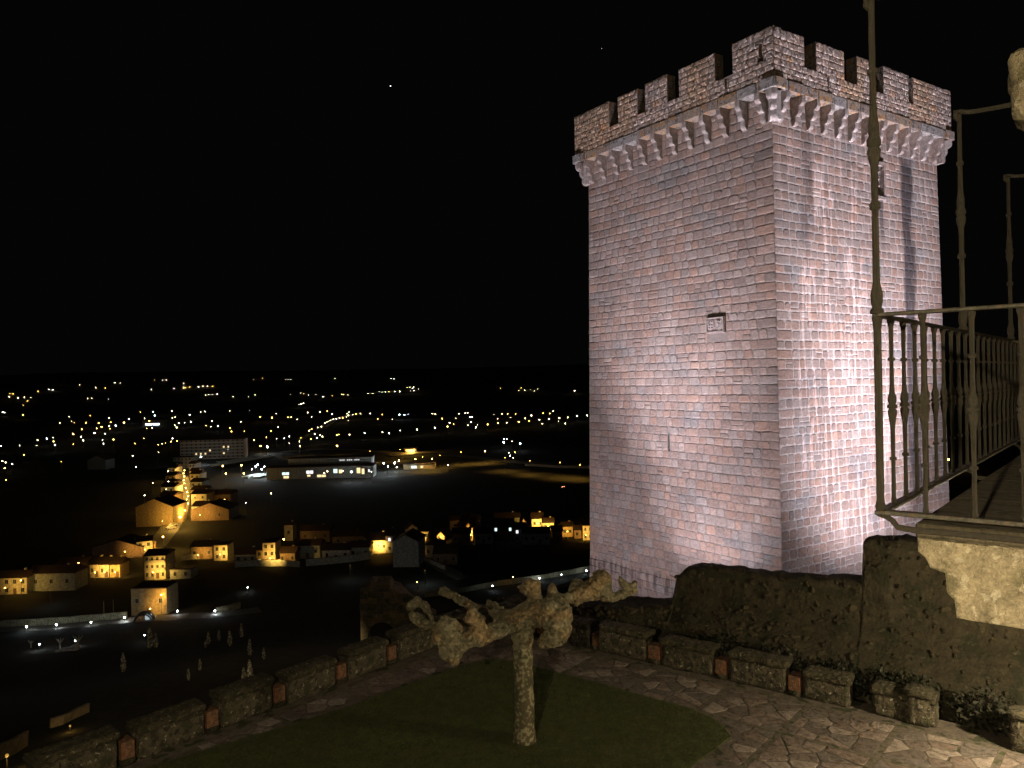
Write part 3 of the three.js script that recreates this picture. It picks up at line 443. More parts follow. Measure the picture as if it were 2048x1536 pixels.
{
  const near = aOf(240, 1536)[0]; let a = near; // blocks along the left parapet from the frame's lower left towards the corner
  for (let i = 0; i < 8; i++) {
    const hi = a + (i === 0 ? 1.5 : 0), lo = a - (i === 0 ? 0 : 1.36); const L = i === 0 ? [a, a + 1.5] : [a - [0, 1.42, 1.3, 1.4, 1.28, 1.38, 1.34, 1.3][i], a];
    if (L[0] < 0.4) { parapetBlock('parapet block of the left terrace edge, nearest the corner behind the tree', 0.1, Math.max(0.8, L[1]), 'left', 0.78, 20 + i, 'left terrace parapet blocks'); break; }
    parapetBlock(`lichened low wall block of the left terrace edge, ${order[i] || 'farther'} from the lower left`, L[0], L[1], 'left', [0.82, 0.78, 0.84, 0.76, 0.8, 0.83, 0.77, 0.8][i], 20 + i, 'left terrace parapet blocks');
    a = L[0]; clayInfill(`small terracotta infill in the left terrace edge, ${order[i] || 'farther'} gap from the lower left`, a - 0.37, a, 'left', 'terracotta infills'); a -= 0.37;
  }
  const sp = [[1120, 1285, 1175, 1300], [1195, 1302, 1290, 1325], [1320, 1332, 1425, 1355], [1455, 1362, 1572, 1387], [1608, 1392, 1702, 1411]].map(q => [aOf(q[0], q[1])[1], aOf(q[2], q[3])[1]]);
  parapetBlock('low wall block hidden by the plane tree, at the terrace corner', 0.1, sp[0][0] - 0.9, 'right', 0.78, 39, 'right terrace parapet blocks');
  clayInfill('terracotta infill hidden behind the plane tree', sp[0][0] - 0.9, sp[0][0] - 0.52, 'right', 'terracotta infills'); sp[0][0] -= 0.52;
  const where = ['just right of the plane tree', 'second right of the plane tree', 'in the middle of the right edge', 'fourth right of the plane tree', 'last before the open gap'];
  sp.forEach(([a0, a1], i) => {
    parapetBlock(`lichened low wall block of the right terrace edge, ${where[i]}`, a0, a1, 'right', [0.78, 0.84, 0.8, 0.83, 0.74][i], 40 + i, 'right terrace parapet blocks');
    if (i < 4) clayInfill(`terracotta infill in the right terrace edge, ${['first', 'second', 'third, brightest', 'fourth'][i]} right of the tree`, a1, sp[i + 1][0], 'right', 'terracotta infills');
  });
  const q = aOf(1745, 1425)[1]; parapetBlock('low wall block beyond the open gap, right part of the terrace edge', q, q + 1.25, 'right', 0.72, 50, 'right terrace parapet blocks');
  const e = aOf(1832, 1452); { const p = onLevel(1832, 1452), t = thing('end_pillar', 'square stone end block standing forward of the right terrace edge', 'pillar', [p.x + 0.16, -0.02, p.z - 0.16], rightTurn); part(t, 'shaft', wornBlock(0.5, 0.62, 0.46, 77, 0.02), parMat); part(t, 'cap_stone', wornBlock(0.54, 0.14, 0.5, 78, 0.02), copingMat, [0, 0.62, 0]); }
  { const p = onLevel(2052, 1500), t = thing('end_pillar', 'square stone end block cut by the right edge of the picture', 'pillar', [p.x, -0.02, p.z], rightTurn); part(t, 'shaft', wornBlock(0.5, 0.66, 0.46, 87, 0.02), parMat); part(t, 'cap_stone', wornBlock(0.54, 0.14, 0.5, 88, 0.02), copingMat, [0, 0.66, 0]); }
}
// ------------------------------------------------------------------ ruined rubble wall behind the right parapet
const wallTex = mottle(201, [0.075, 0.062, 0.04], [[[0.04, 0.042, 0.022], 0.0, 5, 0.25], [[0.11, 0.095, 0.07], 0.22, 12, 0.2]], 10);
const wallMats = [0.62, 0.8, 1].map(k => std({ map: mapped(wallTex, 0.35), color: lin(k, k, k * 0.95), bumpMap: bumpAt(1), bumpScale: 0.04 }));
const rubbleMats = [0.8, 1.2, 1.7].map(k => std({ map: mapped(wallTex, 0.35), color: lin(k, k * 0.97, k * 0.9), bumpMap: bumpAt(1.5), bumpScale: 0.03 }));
{
  const ON = V(RD.z, 0, -RD.x), base = C0.clone().addScaledVector(ON, 1.0), OFF = 3.0;      // outward of the right parapet
  const topAt = (px, py) => { const d = ray(px, py), c = C0.clone().addScaledVector(ON, OFF), t = (c.x * ON.x + c.z * ON.z) / (d.x * ON.x + d.z * ON.z), p = d.clone().multiplyScalar(t); return [p.clone().sub(c).dot(RD), p.y + EYE]; };
  const prof = [[1010, 1196], [1150, 1200], [1260, 1203], [1351, 1206], [1353, 1150], [1366, 1140], [1382, 1134], [1440, 1138], [1500, 1147], [1560, 1154], [1640, 1158], [1723, 1161], [1726, 1080], [1790, 1078], [1866, 1085], [1960, 1080], [2200, 1090]].map(q => topAt(...q));
  const yAt = (b) => { for (let i = 1; i < prof.length; i++) if (b <= prof[i][0]) return lerp(prof[i - 1][1], prof[i][1], clamp((b - prof[i - 1][0]) / Math.max(1e-6, prof[i][0] - prof[i - 1][0]))); return prof[prof.length - 1][1]; };
  const b0 = prof[0][0], b1 = prof[prof.length - 1][0], bsx = []; for (let b = b0; b < b1; b += 0.16) bsx.push(b); for (const [b] of prof) bsx.push(b); bsx.sort((a, b) => a - b);
  const foot = b => 0.7 + 0.25 * noise(b * 0.5, 3), lean = (b, y) => lerp(foot(b), OFF, Math.pow(clamp((y + 1.2) / 2.3), 0.8)), pos = [], idx = [], uv = [], NV = 22;
  bsx.forEach((b) => {
    const yt = yAt(b) - 0.05 + 0.06 * noise(b * 3.1, 4) + 0.05 * noise(b * 9, 8);
    for (let j = 0; j <= NV; j++) {
      const t = j / NV; let o, y;
      if (t < 0.82) { const k = t / 0.82; y = lerp(-1.2, yt, k); o = lean(b, y); } else { const k = (t - 0.82) / 0.18; o = OFF + 0.85 * k; y = yt - 0.05 * Math.sin(k * 3.1) * (k < 1 ? -1 : 1); }
      const n = fbm(b * 1.1, y * 1.3, 5, 4) * 0.22 * (t > 0.8 ? 0.35 : 1), p = C0.clone().addScaledVector(RD, b).addScaledVector(ON, o - n).setY(y + n * 0.25 + (t >= 0.82 ? 0.05 * noise(b * 3, o * 3, 2) : 0));
      pos.push(p.x, p.y, p.z); uv.push(b, y + o);
    }
    const q = C0.clone().addScaledVector(RD, b).addScaledVector(ON, OFF + 0.9); pos.push(q.x, -9, q.z); uv.push(b, -9);
  });
  const S = NV + 2; for (let i = 1; i < bsx.length; i++) for (let j = 0; j < S - 1; j++) { const a = (i - 1) * S + j, b = i * S + j; idx.push(a, a + 1, b, b, a + 1, b + 1); }
  let g = new THREE.BufferGeometry(); g.setAttribute('position', new THREE.Float32BufferAttribute(pos, 3)); g.setAttribute('uv', new THREE.Float32BufferAttribute(uv, 2)); g.setIndex(idx); g.computeVertexNormals();
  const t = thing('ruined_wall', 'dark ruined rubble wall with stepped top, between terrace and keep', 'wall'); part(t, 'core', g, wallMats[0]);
  const r = rng(301), vs = []; for (let i = 0; i < 8; i++) { let s = mergeVertices((() => { const q = new THREE.IcosahedronGeometry(1, 2); q.deleteAttribute('uv'); q.deleteAttribute('normal'); return q; })()); const p = s.attributes.position; for (let k = 0; k < p.count; k++) { const v = V(p.getX(k), p.getY(k), p.getZ(k)), m = Math.max(Math.abs(v.x), Math.abs(v.y), Math.abs(v.z)); v.multiplyScalar(lerp(1, 0.82 / m, 0.55) * (1 + 0.28 * fbm(v.x * 1.3 + i * 9, v.y * 1.3, v.z * 1.3, 3))); p.setXYZ(k, v.x, v.y, v.z); } s.computeVertexNormals(); vs.push(metreUV(s, i, i * 2)); }
  const loose = []; for (let k = 0; k < 760; k++) {
    const b = lerp(b0, b1, r()), yt = yAt(b), kk = r(), y = lerp(0.15, yt - 0.05, kk), o = lean(b, y) - fbm(b * 1.1, y * 1.3, 5, 4) * 0.22;
    const p = C0.clone().addScaledVector(RD, b).addScaledVector(ON, o + 0.03).setY(y), s = 0.05 + 0.08 * r() * r();
    loose.push({ p, s: V(s * (1 + 0.9 * r()), s * (0.55 + 0.3 * r()), s * 0.55), a: r() * 6.28, v: Math.floor(r() * 8), m: Math.floor(r() * 3) });
  }
  loose.sort((a, b) => b.s.x - a.s.x);
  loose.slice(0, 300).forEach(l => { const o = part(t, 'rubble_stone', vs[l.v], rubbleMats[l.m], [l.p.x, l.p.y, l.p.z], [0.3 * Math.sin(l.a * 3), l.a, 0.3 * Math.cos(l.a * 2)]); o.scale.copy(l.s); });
  const rest = loose.slice(300).map(l => vs[l.v].clone().applyMatrix4(new THREE.Matrix4().compose(l.p, new THREE.Quaternion().setFromEuler(new THREE.Euler(0.3 * Math.sin(l.a * 3), l.a, 0)), l.s)));
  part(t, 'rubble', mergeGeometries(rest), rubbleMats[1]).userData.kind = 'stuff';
  // weeds along the wall head
  const bl = [], rr = rng(77); for (let k = 0; k < 900; k++) { const b = lerp(b0, b1 - 3, rr()), dens = noise(b * 1.3, 7) + (b > prof[4][0] && b < prof[8][0] ? 0.3 : 0); if (rr() > 0.35 + dens) continue; const p = C0.clone().addScaledVector(RD, b).addScaledVector(ON, OFF + 0.3 * rr()).setY(yAt(b) - 0.02), h = 0.05 + 0.13 * rr() * rr(), a = rr() * 6.28, w = 0.008; bl.push(p.x - w * Math.cos(a), p.y, p.z - w * Math.sin(a), p.x + w * Math.cos(a), p.y, p.z + w * Math.sin(a), p.x + 0.08 * (rr() - 0.5), p.y + h, p.z + 0.08 * (rr() - 0.5)); }
  const wg = new THREE.BufferGeometry(); wg.setAttribute('position', new THREE.Float32BufferAttribute(bl, 3)); wg.computeVertexNormals(); const wm = new THREE.Mesh(wg, std({ color: lin(0.06, 0.055, 0.025), side: THREE.DoubleSide })); wm.name = 'weeds'; tag(wm, 'dry weeds growing along the top of the ruined wall', 'weeds', null, 'stuff'); scene.add(wm);
  // leafy shrubs in the dark hollow at the right
  const leaf = (seed, n, rad) => { const q = rng(seed), P = [], U = []; for (let i = 0; i < n; i++) { const th = q() * 6.28, ph = Math.acos(1 - q()), R = rad * (0.55 + 0.5 * q()) * (1 + 0.35 * noise(Math.cos(th) * 2, Math.sin(th) * 2, seed + ph)), c = V(Math.sin(ph) * Math.cos(th) * R, Math.cos(ph) * R * 0.8 + 0.05, Math.sin(ph) * Math.sin(th) * R), n1 = V(q() - 0.5, q() - 0.2, q() - 0.5).normalize(), u = V(q() - 0.5, q() - 0.5, q() - 0.5).cross(n1).normalize(), w = u.clone().cross(n1), s = 0.035 + 0.035 * q(); const A = c.clone().addScaledVector(u, s * 1.4), B = c.clone().addScaledVector(w, s * 0.6), D = c.clone().addScaledVector(w, -s * 0.6), E2 = c.clone().addScaledVector(u, -s); P.push(...A.toArray(), ...B.toArray(), ...D.toArray(), ...B.toArray(), ...E2.toArray(), ...D.toArray()); } const g2 = new THREE.BufferGeometry(); g2.setAttribute('position', new THREE.Float32BufferAttribute(P, 3)); g2.computeVertexNormals(); return g2; };
  const lm = [lin(0.02, 0.024, 0.012), lin(0.028, 0.028, 0.017), lin(0.016, 0.02, 0.01)].map(c => std({ color: c, side: THREE.DoubleSide, roughness: 0.7 }));
  const wood = std({ color: lin(0.06, 0.045, 0.03) });
  [[6.6, 1.5, 0.9, 'broad low shrub behind the parapet, beside the open gap'], [8.3, 1.35, 1.0, 'dark leafy shrub in the hollow right of the open gap'], [9.7, 1.2, 0.95, 'dark leafy shrub behind the stone end block'], [11.2, 1.1, 1.1, 'largest dark shrub below the balcony corbel'], [12.9, 1.0, 1.0, 'dark shrub at the right edge of the hollow']].forEach(([b, o, rad, lab], i) => { const p = C0.clone().addScaledVector(RD, b).addScaledVector(ON, o), s = thing('shrub', lab, 'shrub', [p.x, -0.05, p.z], 0, 'shrubs in the dark hollow'); part(s, 'foliage', leaf(500 + i, 1300, rad * 0.72), lm[i % 3]); part(s, 'stem', new THREE.CylinderGeometry(0.03, 0.05, rad * 0.6, 6).translate(0, rad * 0.3, 0), wood); });
}
// ------------------------------------------------------------------ pollarded plane tree
{
  const D = 16, chain = [
    [[1050, 1497, 16, .27], [1049, 1470, 16, .215], [1048, 1400, 16, .205], [1046, 1320, 16, .195], [1045, 1275, 16, .215], [1047, 1240, 16, .27]],
    [[1047, 1240, 16, .27], [1062, 1228, 16, .28], [1085, 1225, 16, .22]],
    [[1035, 1245, 15.9, .2], [990, 1262, 15.6, .15], [958, 1270, 15.4, .17], [925, 1283, 15.2, .16], [900, 1290, 15.1, .19]],
    [[960, 1262, 15.4, .17], [952, 1240, 15.4, .13], [947, 1228, 15.4, .12], [938, 1236, 15.3, .1]],
    [[975, 1270, 15.5, .18], [966, 1276, 15.5, .17]],
    [[900, 1270, 15.1, .21], [905, 1298, 15.1, .2], [909, 1322, 15.1, .11]], [[880, 1278, 15.1, .16], [893, 1250, 15.1, .16], [910, 1256, 15.2, .14]], [[890, 1300, 15.0, .14], [900, 1312, 15.0, .13]],
    [[885, 1262, 15.2, .13], [858, 1250, 15.4, .09], [836, 1240, 15.5, .11], [826, 1236, 15.5, .1]],
    [[872, 1262, 15.6, .08], [860, 1238, 16.0, .065], [852, 1215, 16.4, .07], [836, 1204, 16.6, .09], [822, 1212, 16.6, .11]],
    [[1030, 1238, 16.2, .18], [985, 1228, 16.6, .1], [955, 1218, 17.0, .085], [925, 1203, 17.4, .085], [900, 1190, 17.7, .1], [886, 1184, 17.8, .13]],
    [[1030, 1242, 16, .13], [990, 1243, 16.4, .07], [950, 1250, 16.6, .07], [915, 1245, 16.8, .08]],
    [[1060, 1230, 16, .2], [1066, 1205, 16.1, .13], [1062, 1185, 16.1, .14], [1058, 1170, 16.1, .13], [1070, 1168, 16.1, .12]], [[1048, 1178, 16.1, .11], [1072, 1190, 16.1, .11]],
    [[1085, 1225, 15.8, .26], [1108, 1238, 15.6, .26], [1118, 1258, 15.6, .22], [1105, 1274, 15.6, .2], [1086, 1286, 15.7, .12]], [[1100, 1215, 15.6, .22], [1125, 1222, 15.6, .17], [1118, 1205, 15.7, .14]], [[1128, 1240, 15.6, .15], [1122, 1275, 15.6, .14]],
    [[1080, 1225, 16.2, .17], [1118, 1203, 16.5, .14], [1155, 1190, 16.8, .13], [1190, 1186, 17, .15], [1222, 1194, 17.1, .1], [1248, 1188, 17.1, .085], [1266, 1180, 17.1, .1]],
    [[1192, 1170, 17, .22], [1204, 1160, 17, .19], [1180, 1178, 17, .17], [1208, 1180, 17, .17]], [[1163, 1178, 17, .13], [1152, 1168, 17.1, .11], [1145, 1180, 17, .1]],
    [[1262, 1180, 17.1, .09], [1248, 1168, 17.1, .085], [1241, 1160, 17.1, .075]], [[1266, 1176, 17.1, .11], [1270, 1166, 17.1, .08]],
    [[1095, 1210, 16.4, .11], [1106, 1188, 16.6, .1], [1104, 1174, 16.6, .085]], [[1120, 1200, 16.7, .08], [1150, 1205, 17.2, .06], [1185, 1195, 17.6, .07]],
    [[1040, 1235, 16.4, .14], [1000, 1222, 17, .08], [985, 1210, 17.6, .09], [978, 1206, 17.8, .1]],
  ];
  const caps = []; for (const c of chain) for (let i = 1; i < c.length; i++) { const [a, b] = [c[i - 1], c[i]]; caps.push([atDepth(a[0], a[1], a[2]), atDepth(b[0], b[1], b[2]), a[3], b[3]]); }
  const bb = new THREE.Box3(); for (const [a, b, ra, rb] of caps) { bb.expandByPoint(a.clone().addScalar(ra + .25)); bb.expandByPoint(a.clone().addScalar(-ra - .25)); bb.expandByPoint(b.clone().addScalar(rb + .25)); bb.expandByPoint(b.clone().addScalar(-rb - .25)); }
  const ctr = bb.getCenter(V(0, 0, 0)), half = bb.getSize(V(0, 0, 0)).multiplyScalar(0.5), RES = 184, mc = new MarchingCubes(RES, new THREE.MeshBasicMaterial(), false, false, 600000);
  const field = mc.field; field.fill(9); const toG = (v, k) => (v - ctr.getComponent(k)) / half.getComponent(k) * (RES / 2) + RES / 2, fromG = (i, k) => ctr.getComponent(k) + (i - RES / 2) / (RES / 2) * half.getComponent(k), kS = 0.07;
  for (const [a, b, ra, rb] of caps) {
    const lo = [0, 1, 2].map(k => Math.max(1, Math.floor(toG(Math.min(a.getComponent(k) - ra, b.getComponent(k) - rb) - 0.2, k)))), hi = [0, 1, 2].map(k => Math.min(RES - 2, Math.ceil(toG(Math.max(a.getComponent(k) + ra, b.getComponent(k) + rb) + 0.2, k))));
    const ab = b.clone().sub(a), L2 = ab.lengthSq();
    for (let z = lo[2]; z <= hi[2]; z++) for (let y = lo[1]; y <= hi[1]; y++) for (let x = lo[0]; x <= hi[0]; x++) {
      const px = fromG(x, 0), py = fromG(y, 1), pz = fromG(z, 2), t = clamp(((px - a.x) * ab.x + (py - a.y) * ab.y + (pz - a.z) * ab.z) / L2), d = Math.hypot(px - a.x - ab.x * t, py - a.y - ab.y * t, pz - a.z - ab.z * t) - lerp(ra, rb, t), i = x + y * RES + z * RES * RES, f = field[i];
      const h = Math.max(kS - Math.abs(f - d), 0) / kS; field[i] = Math.min(f, d) - h * h * kS * 0.25;
    }
  }
  const trunkTop = atDepth(1046, 1292, 16).y;
  for (let z = 1; z < RES - 1; z++) for (let y = 1; y < RES - 1; y++) for (let x = 1; x < RES - 1; x++) { const i = x + y * RES + z * RES * RES; let f = field[i]; if (f < 0.3 && f > -0.3) { const px = fromG(x, 0), py = fromG(y, 1), pz = fromG(z, 2), k = smooth(trunkTop - 0.2, trunkTop + 0.25, py); f += lerp(0.02, 0.1, k) * fbm(px * 4.2, py * 4.2, pz * 4.2, 2) + lerp(0.012, 0.085, k) * (Math.abs(noise(px * 8.5, py * 8.5, pz * 8.5)) - 0.15) + lerp(0.0, 0.03, k) * Math.abs(noise(px * 19, py * 19, pz * 19)); } field[i] = -f; }
  mc.isolation = 0; mc.update();
  const nV = mc.count || mc.geometry.drawRange.count, P = mc.positionArray, Nn = mc.normalArray, out = { trunk: [[], [], []], crown: [[], [], []] };
  for (let i = 0; i < nV; i += 3) {
    const w = []; for (let j = 0; j < 3; j++) { const k = (i + j) * 3; w.push(V(ctr.x + P[k] * half.x, ctr.y + P[k + 1] * half.y, ctr.z + P[k + 2] * half.z)); }
    const key = (w[0].y + w[1].y + w[2].y) / 3 < trunkTop ? 'trunk' : 'crown', o = out[key];
    for (let j = 0; j < 3; j++) {
      const k = (i + j) * 3, v = w[j], n = V(Nn[k] / half.x, Nn[k + 1] / half.y, Nn[k + 2] / half.z).normalize(); o[0].push(v.x, v.y, v.z); o[1].push(n.x, n.y, n.z);
      let c = [0.17, 0.14, 0.085]; const patch = fbm(v.x * 6, v.y * 3.4, v.z * 6, 4), fl = noise(v.x * 17, v.y * 13, v.z * 17);
      if (key === 'trunk') { const m = smooth(0.16, 0.22, fl + 0.35 * patch); c = [lerp(0.19, 0.5, m), lerp(0.16, 0.46, m), lerp(0.095, 0.3, m)]; const g = smooth(0.0, 0.25, -patch); c = [c[0] * (1 - 0.35 * g), c[1] * (1 - 0.25 * g), c[2] * (1 - 0.3 * g)]; }
      else { const br = smooth(-0.05, 0.25, fbm(v.x * 2, v.y * 2, v.z * 2 + 8, 3)), m = smooth(0.2, 0.3, fl); c = [lerp(0.32, 0.42, br), lerp(0.29, 0.31, br), lerp(0.19, 0.175, br)]; c = c.map(q => lerp(q, q * 1.6, m)); const dk = smooth(0.05, 0.3, -patch); c = c.map(q => q * (1 - 0.4 * dk)); }
      o[2].push(...c);
    }
  }
  const base = onLevel(1050, 1484), t = thing('plane_tree', 'leafless pollarded plane tree with knobbly limbs on the lawn', 'tree', [base.x, 0, base.z]);
  const bark = std({ vertexColors: true, bumpMap: bumpAt(2.2), bumpScale: 0.06 });
  for (const k of ['trunk', 'crown']) { const g = new THREE.BufferGeometry(); g.setAttribute('position', new THREE.Float32BufferAttribute(out[k][0], 3).applyMatrix4(new THREE.Matrix4().makeTranslation(-base.x, 0, -base.z))); g.setAttribute('normal', new THREE.Float32BufferAttribute(out[k][1], 3)); g.setAttribute('color', new THREE.Float32BufferAttribute(out[k][2], 3)); const g2 = metreUV(g); part(t, k, g2, bark); }
}
// ------------------------------------------------------------------ our own building: facade, balcony, carved corbel, lanterns
const FU = V(0.6397, 0, -0.7686), FO = V(-0.7686, 0, -0.6397), fturn = Math.atan2(0.7686, 0.6397);
const fac = (s, o, y) => V(0, y, 0).addScaledVector(FU, s).addScaledVector(FO, o);
const iron = std({ map: mapped(mottle(215, [0.085, 0.08, 0.066], [[[0.05, 0.046, 0.04], 0.1, 18, 0.15], [[0.13, 0.08, 0.045], 0.2, 12, 0.12]], 14), 2.2), metalness: 0.35, roughness: 0.45, bumpMap: bumpAt(7), bumpScale: 0.006 });
{
  const st = std({ map: mapped(mottle(221, [0.34, 0.29, 0.2], [[[0.2, 0.18, 0.11], 0.06, 6, 0.2], [[0.5, 0.45, 0.34], 0.16, 16, 0.14]], 10), 0.8), bumpMap: bumpAt(2.2), bumpScale: 0.03 });
  const fw = thing('facade_wall', 'stone facade of the building beside the camera', 'building', [0, 0, 0], fturn);
  part(fw, 'wall', metreUV(box(30, 16.5, 0.6, 9, 8, 0.75)), st);
  const cb = thing('carved_corbel', 'carved stone corbel jutting from the facade at the right edge', 'corbel', [0, 0, 0], fturn);
  const lump = wornBlock(0.5, 0.5, 0.42, 5, 0.06, 14); part(cb, 'head', lump, st, [6.76, 9.27, -0.56]); part(cb, 'arm', metreUV(new RoundedBoxGeometry(0.4, 0.5, 1.0, 3, 0.08)), st, [6.9, 9.55, 0.04]); part(cb, 'tip', wornBlock(0.3, 0.34, 0.3, 8, 0.05, 14), st, [6.76, 9.0, -0.46]);
  const bal = thing('balcony', 'stone balcony with tall wrought iron railing at the right edge', 'balcony', [0, 0, 0], fturn);
  const S0 = 4.77, S1 = 11.4, OUT = 1.225, yR = 7.82, yF = 6.695, yT = 9.62, floorMat = std({ map: mapped(mottle(231, [0.1, 0.085, 0.06], [[[0.05, 0.05, 0.03], 0.1, 8, 0.2]]), 0.8), bumpMap: bumpAt(2), bumpScale: 0.02 });
  // floor slabs
  for (let i = 0; i < 6; i++) { const s = S0 + 0.04 + i * 1.12; part(bal, 'floor_slab', metreUV(new RoundedBoxGeometry(1.1, 0.09, 1.46, 2, 0.02)), floorMat, [s + 0.56, 6.6, -0.33]); }
  // moulded corbel under it: a stepped profile, its near end rough
  const pr = [[-0.44, 6.55], [1.02, 6.55], [1.03, 6.5], [0.985, 6.47], [0.965, 6.42], [0.9, 6.39], [0.885, 6.33], [0.895, 6.29], [0.845, 6.25], [0.83, 6.16], [-0.44, 6.14]];
  const nS = 60, prof2 = []; for (let i = 0; i < pr.length - 1; i++) { const [a, b] = [pr[i], pr[i + 1]], k = Math.max(1, Math.round(Math.hypot(b[0] - a[0], b[1] - a[1]) / 0.06)); for (let j = 0; j < k; j++) prof2.push([lerp(a[0], b[0], j / k), lerp(a[1], b[1], j / k)]); }
  const sh = new THREE.Shape(prof2.map(p => new THREE.Vector2(p[0] + 0.018 * noise(p[0] * 14, p[1] * 14, 2), p[1] + 0.014 * noise(p[0] * 12, p[1] * 12, 5))));
  const cg = new THREE.ExtrudeGeometry(sh, { depth: S1 - S0, bevelEnabled: true, bevelSize: 0.015, bevelThickness: 0.02, bevelSegments: 2, steps: 1 });
  { const p = cg.attributes.position; for (let i = 0; i < p.count; i++) { const o = p.getX(i), y = p.getY(i), s = p.getZ(i); p.setXYZ(i, S0 + 0.03 + s, y, -o); } cg.computeVertexNormals(); metreUV(cg); }
  part(bal, 'stone_corbel', cg, st);
  // turned balusters
  const bp = [[0, 0.013], [0.02, 0.02], [0.05, 0.015], [0.24, 0.014], [0.245, 0.024], [0.258, 0.024], [0.263, 0.014], [0.42, 0.0165], [0.46, 0.023], [0.49, 0.03], [0.51, 0.031], [0.52, 0.022], [0.525, 0.034], [0.54, 0.034], [0.545, 0.022], [0.56, 0.03], [0.585, 0.028], [0.61, 0.0185], [0.65, 0.016], [0.775, 0.014], [0.78, 0.025], [0.793, 0.025], [0.798, 0.014], [0.96, 0.0165], [0.99, 0.026], [1, 0.026]];
  const BH = yR - yF, bal1 = new THREE.LatheGeometry(bp.map(([y, r]) => new THREE.Vector2(r * 0.86, y * BH)), 12);
  const corner = new THREE.LatheGeometry([[0, .022], [.03, .03], [.06, .022], [.94, .022], [1, .03]].map(([y, r]) => new THREE.Vector2(r, y * BH)), 12);
  const tp = [[0, .045], [.01, .045], [.02, .03], [.035, .038], [.06, .04], [.1, .024], [.33, .022], [.335, .036], [.35, .036], [.36, .022], [.47, .024], [.5, .04], [.52, .045], [.53, .034], [.54, .046], [.555, .046], [.565, .034], [.6, .036], [.64, .024], [.76, .021], [.765, .034], [.778, .034], [.785, .021], [1, .021]];
  const post = new THREE.LatheGeometry(tp.map(([y, r]) => new THREE.Vector2(r * 0.85, y * (yT - yR))), 12);
  const rod = (len, r) => new THREE.CylinderGeometry(r, r, len, 10);
  part(bal, 'corner_post', corner, iron, [S0, yF, -OUT]);
  for (const o of [0.235, 0.472, 0.697, 0.93, 1.16, 1.39]) part(bal, 'baluster', bal1, iron, [S0, yF, -OUT + o]);
  for (let i = 1; i < 23; i++) { const s = S0 + 0.298 * i; if (s > S1 - 0.1) break; part(bal, 'baluster', bal1, iron, [s, yF, -OUT]); }
  part(bal, 'top_rail', metreUV(new RoundedBoxGeometry(S1 - S0 + 0.03, 0.022, 0.05, 2, 0.008)), iron, [(S0 + S1) / 2, yR + 0.01, -OUT]);
  part(bal, 'top_rail', metreUV(new RoundedBoxGeometry(0.05, 0.022, OUT + 0.42, 2, 0.008)), iron, [S0, yR + 0.013, (-OUT + 0.42) / 2]);
  part(bal, 'bottom_rail', metreUV(new RoundedBoxGeometry(S1 - S0 + 0.06, 0.028, 0.055, 2, 0.008)), iron, [(S0 + S1) / 2, yF, -OUT]);
  part(bal, 'bottom_rail', metreUV(new RoundedBoxGeometry(0.055, 0.028, OUT + 0.45, 2, 0.008)), iron, [S0, yF + 0.003, (-OUT + 0.45) / 2]);
  // hooked brackets under the bottom rail
  const br = (s) => new THREE.TubeGeometry(new THREE.CatmullRomCurve3([V(s, yF - 0.01, -OUT - 0.02), V(s, yF - 0.035, -OUT + 0.05), V(s, yF - 0.075, -OUT + 0.075), V(s, yF - 0.085, -OUT + 0.13), V(s, yF - 0.085, -OUT + 0.35), V(s, yF - 0.085, -0.4)]), 20, 0.018, 7);
  for (const s of [S0 + 0.02, S0 + 2.6, S0 + 5.4]) part(bal, 'bracket', br(s), iron);
  part(bal, 'lower_bar', metreUV(box(0.03, 0.02, 1.3, 0, 0, 0)), iron, [S0 + 0.05, yF - 0.088, -0.5]);
  const arm = new THREE.TubeGeometry(new THREE.CatmullRomCurve3([V(0, 0.0, 0), V(0, 0.05, -0.035), V(0, 0.085, -0.015), V(0, 0.06, 0.03), V(0, 0.045, 0.12), V(0, 0.04, 0.8), V(0, 0.04, 1.68)]), 40, 0.02, 8);
  for (const s of [S0, S0 + 2.6, S0 + 5.4]) { const p = part(bal, 'tall_post', post, iron, [s, yR + 0.02, -OUT]); part(p, 'top_arm', arm, iron, [0, yT - yR - 0.05, 0]); }
}
const glass = (i, c) => std({ color: lin(0.2, 0.18, 0.12), emissive: c, emissiveIntensity: i });
const WARM = new THREE.Color().setRGB(1, 0.8, 0.47);
function wallLantern(label, s, y, cd, out = 0.45) {
  const p = fac(s, -0.45, 0), t = thing('wall_lantern', label, 'lantern', [p.x, y, p.z], fturn, 'lanterns on the facade');
  part(t, 'bracket', merge([box(0.04, 0.04, out + 0.1, 0, 0.28, -out / 2), box(0.16, 0.3, 0.03, 0, 0.2, -0.02)]), iron); part(t, 'cap', new THREE.ConeGeometry(0.16, 0.12, 6).translate(0, 0.24, -out), iron);
  part(t, 'lamp_glass', new THREE.CylinderGeometry(0.1, 0.07, 0.26, 6).translate(0, 0.05, -out), glass(6, WARM)); part(t, 'finial', new THREE.ConeGeometry(0.05, 0.08, 6).rotateX(Math.PI).translate(0, -0.12, -out), iron);
  const l = new THREE.PointLight(WARM, cd, 0, 2); l.position.set(0, 0.05, -out); l.shadow.radius = 4; l.castShadow = true; t.add(l);
}
wallLantern('iron wall lantern on the facade between camera and balcony', 2.3, 5.5, 12, 0.5);
wallLantern('iron wall lantern on the facade behind the camera', -4.5, 8.6, 250);
wallLantern('iron wall lantern at the far end of the facade by the paving', 16.6, 2.4, 95, 0.6);
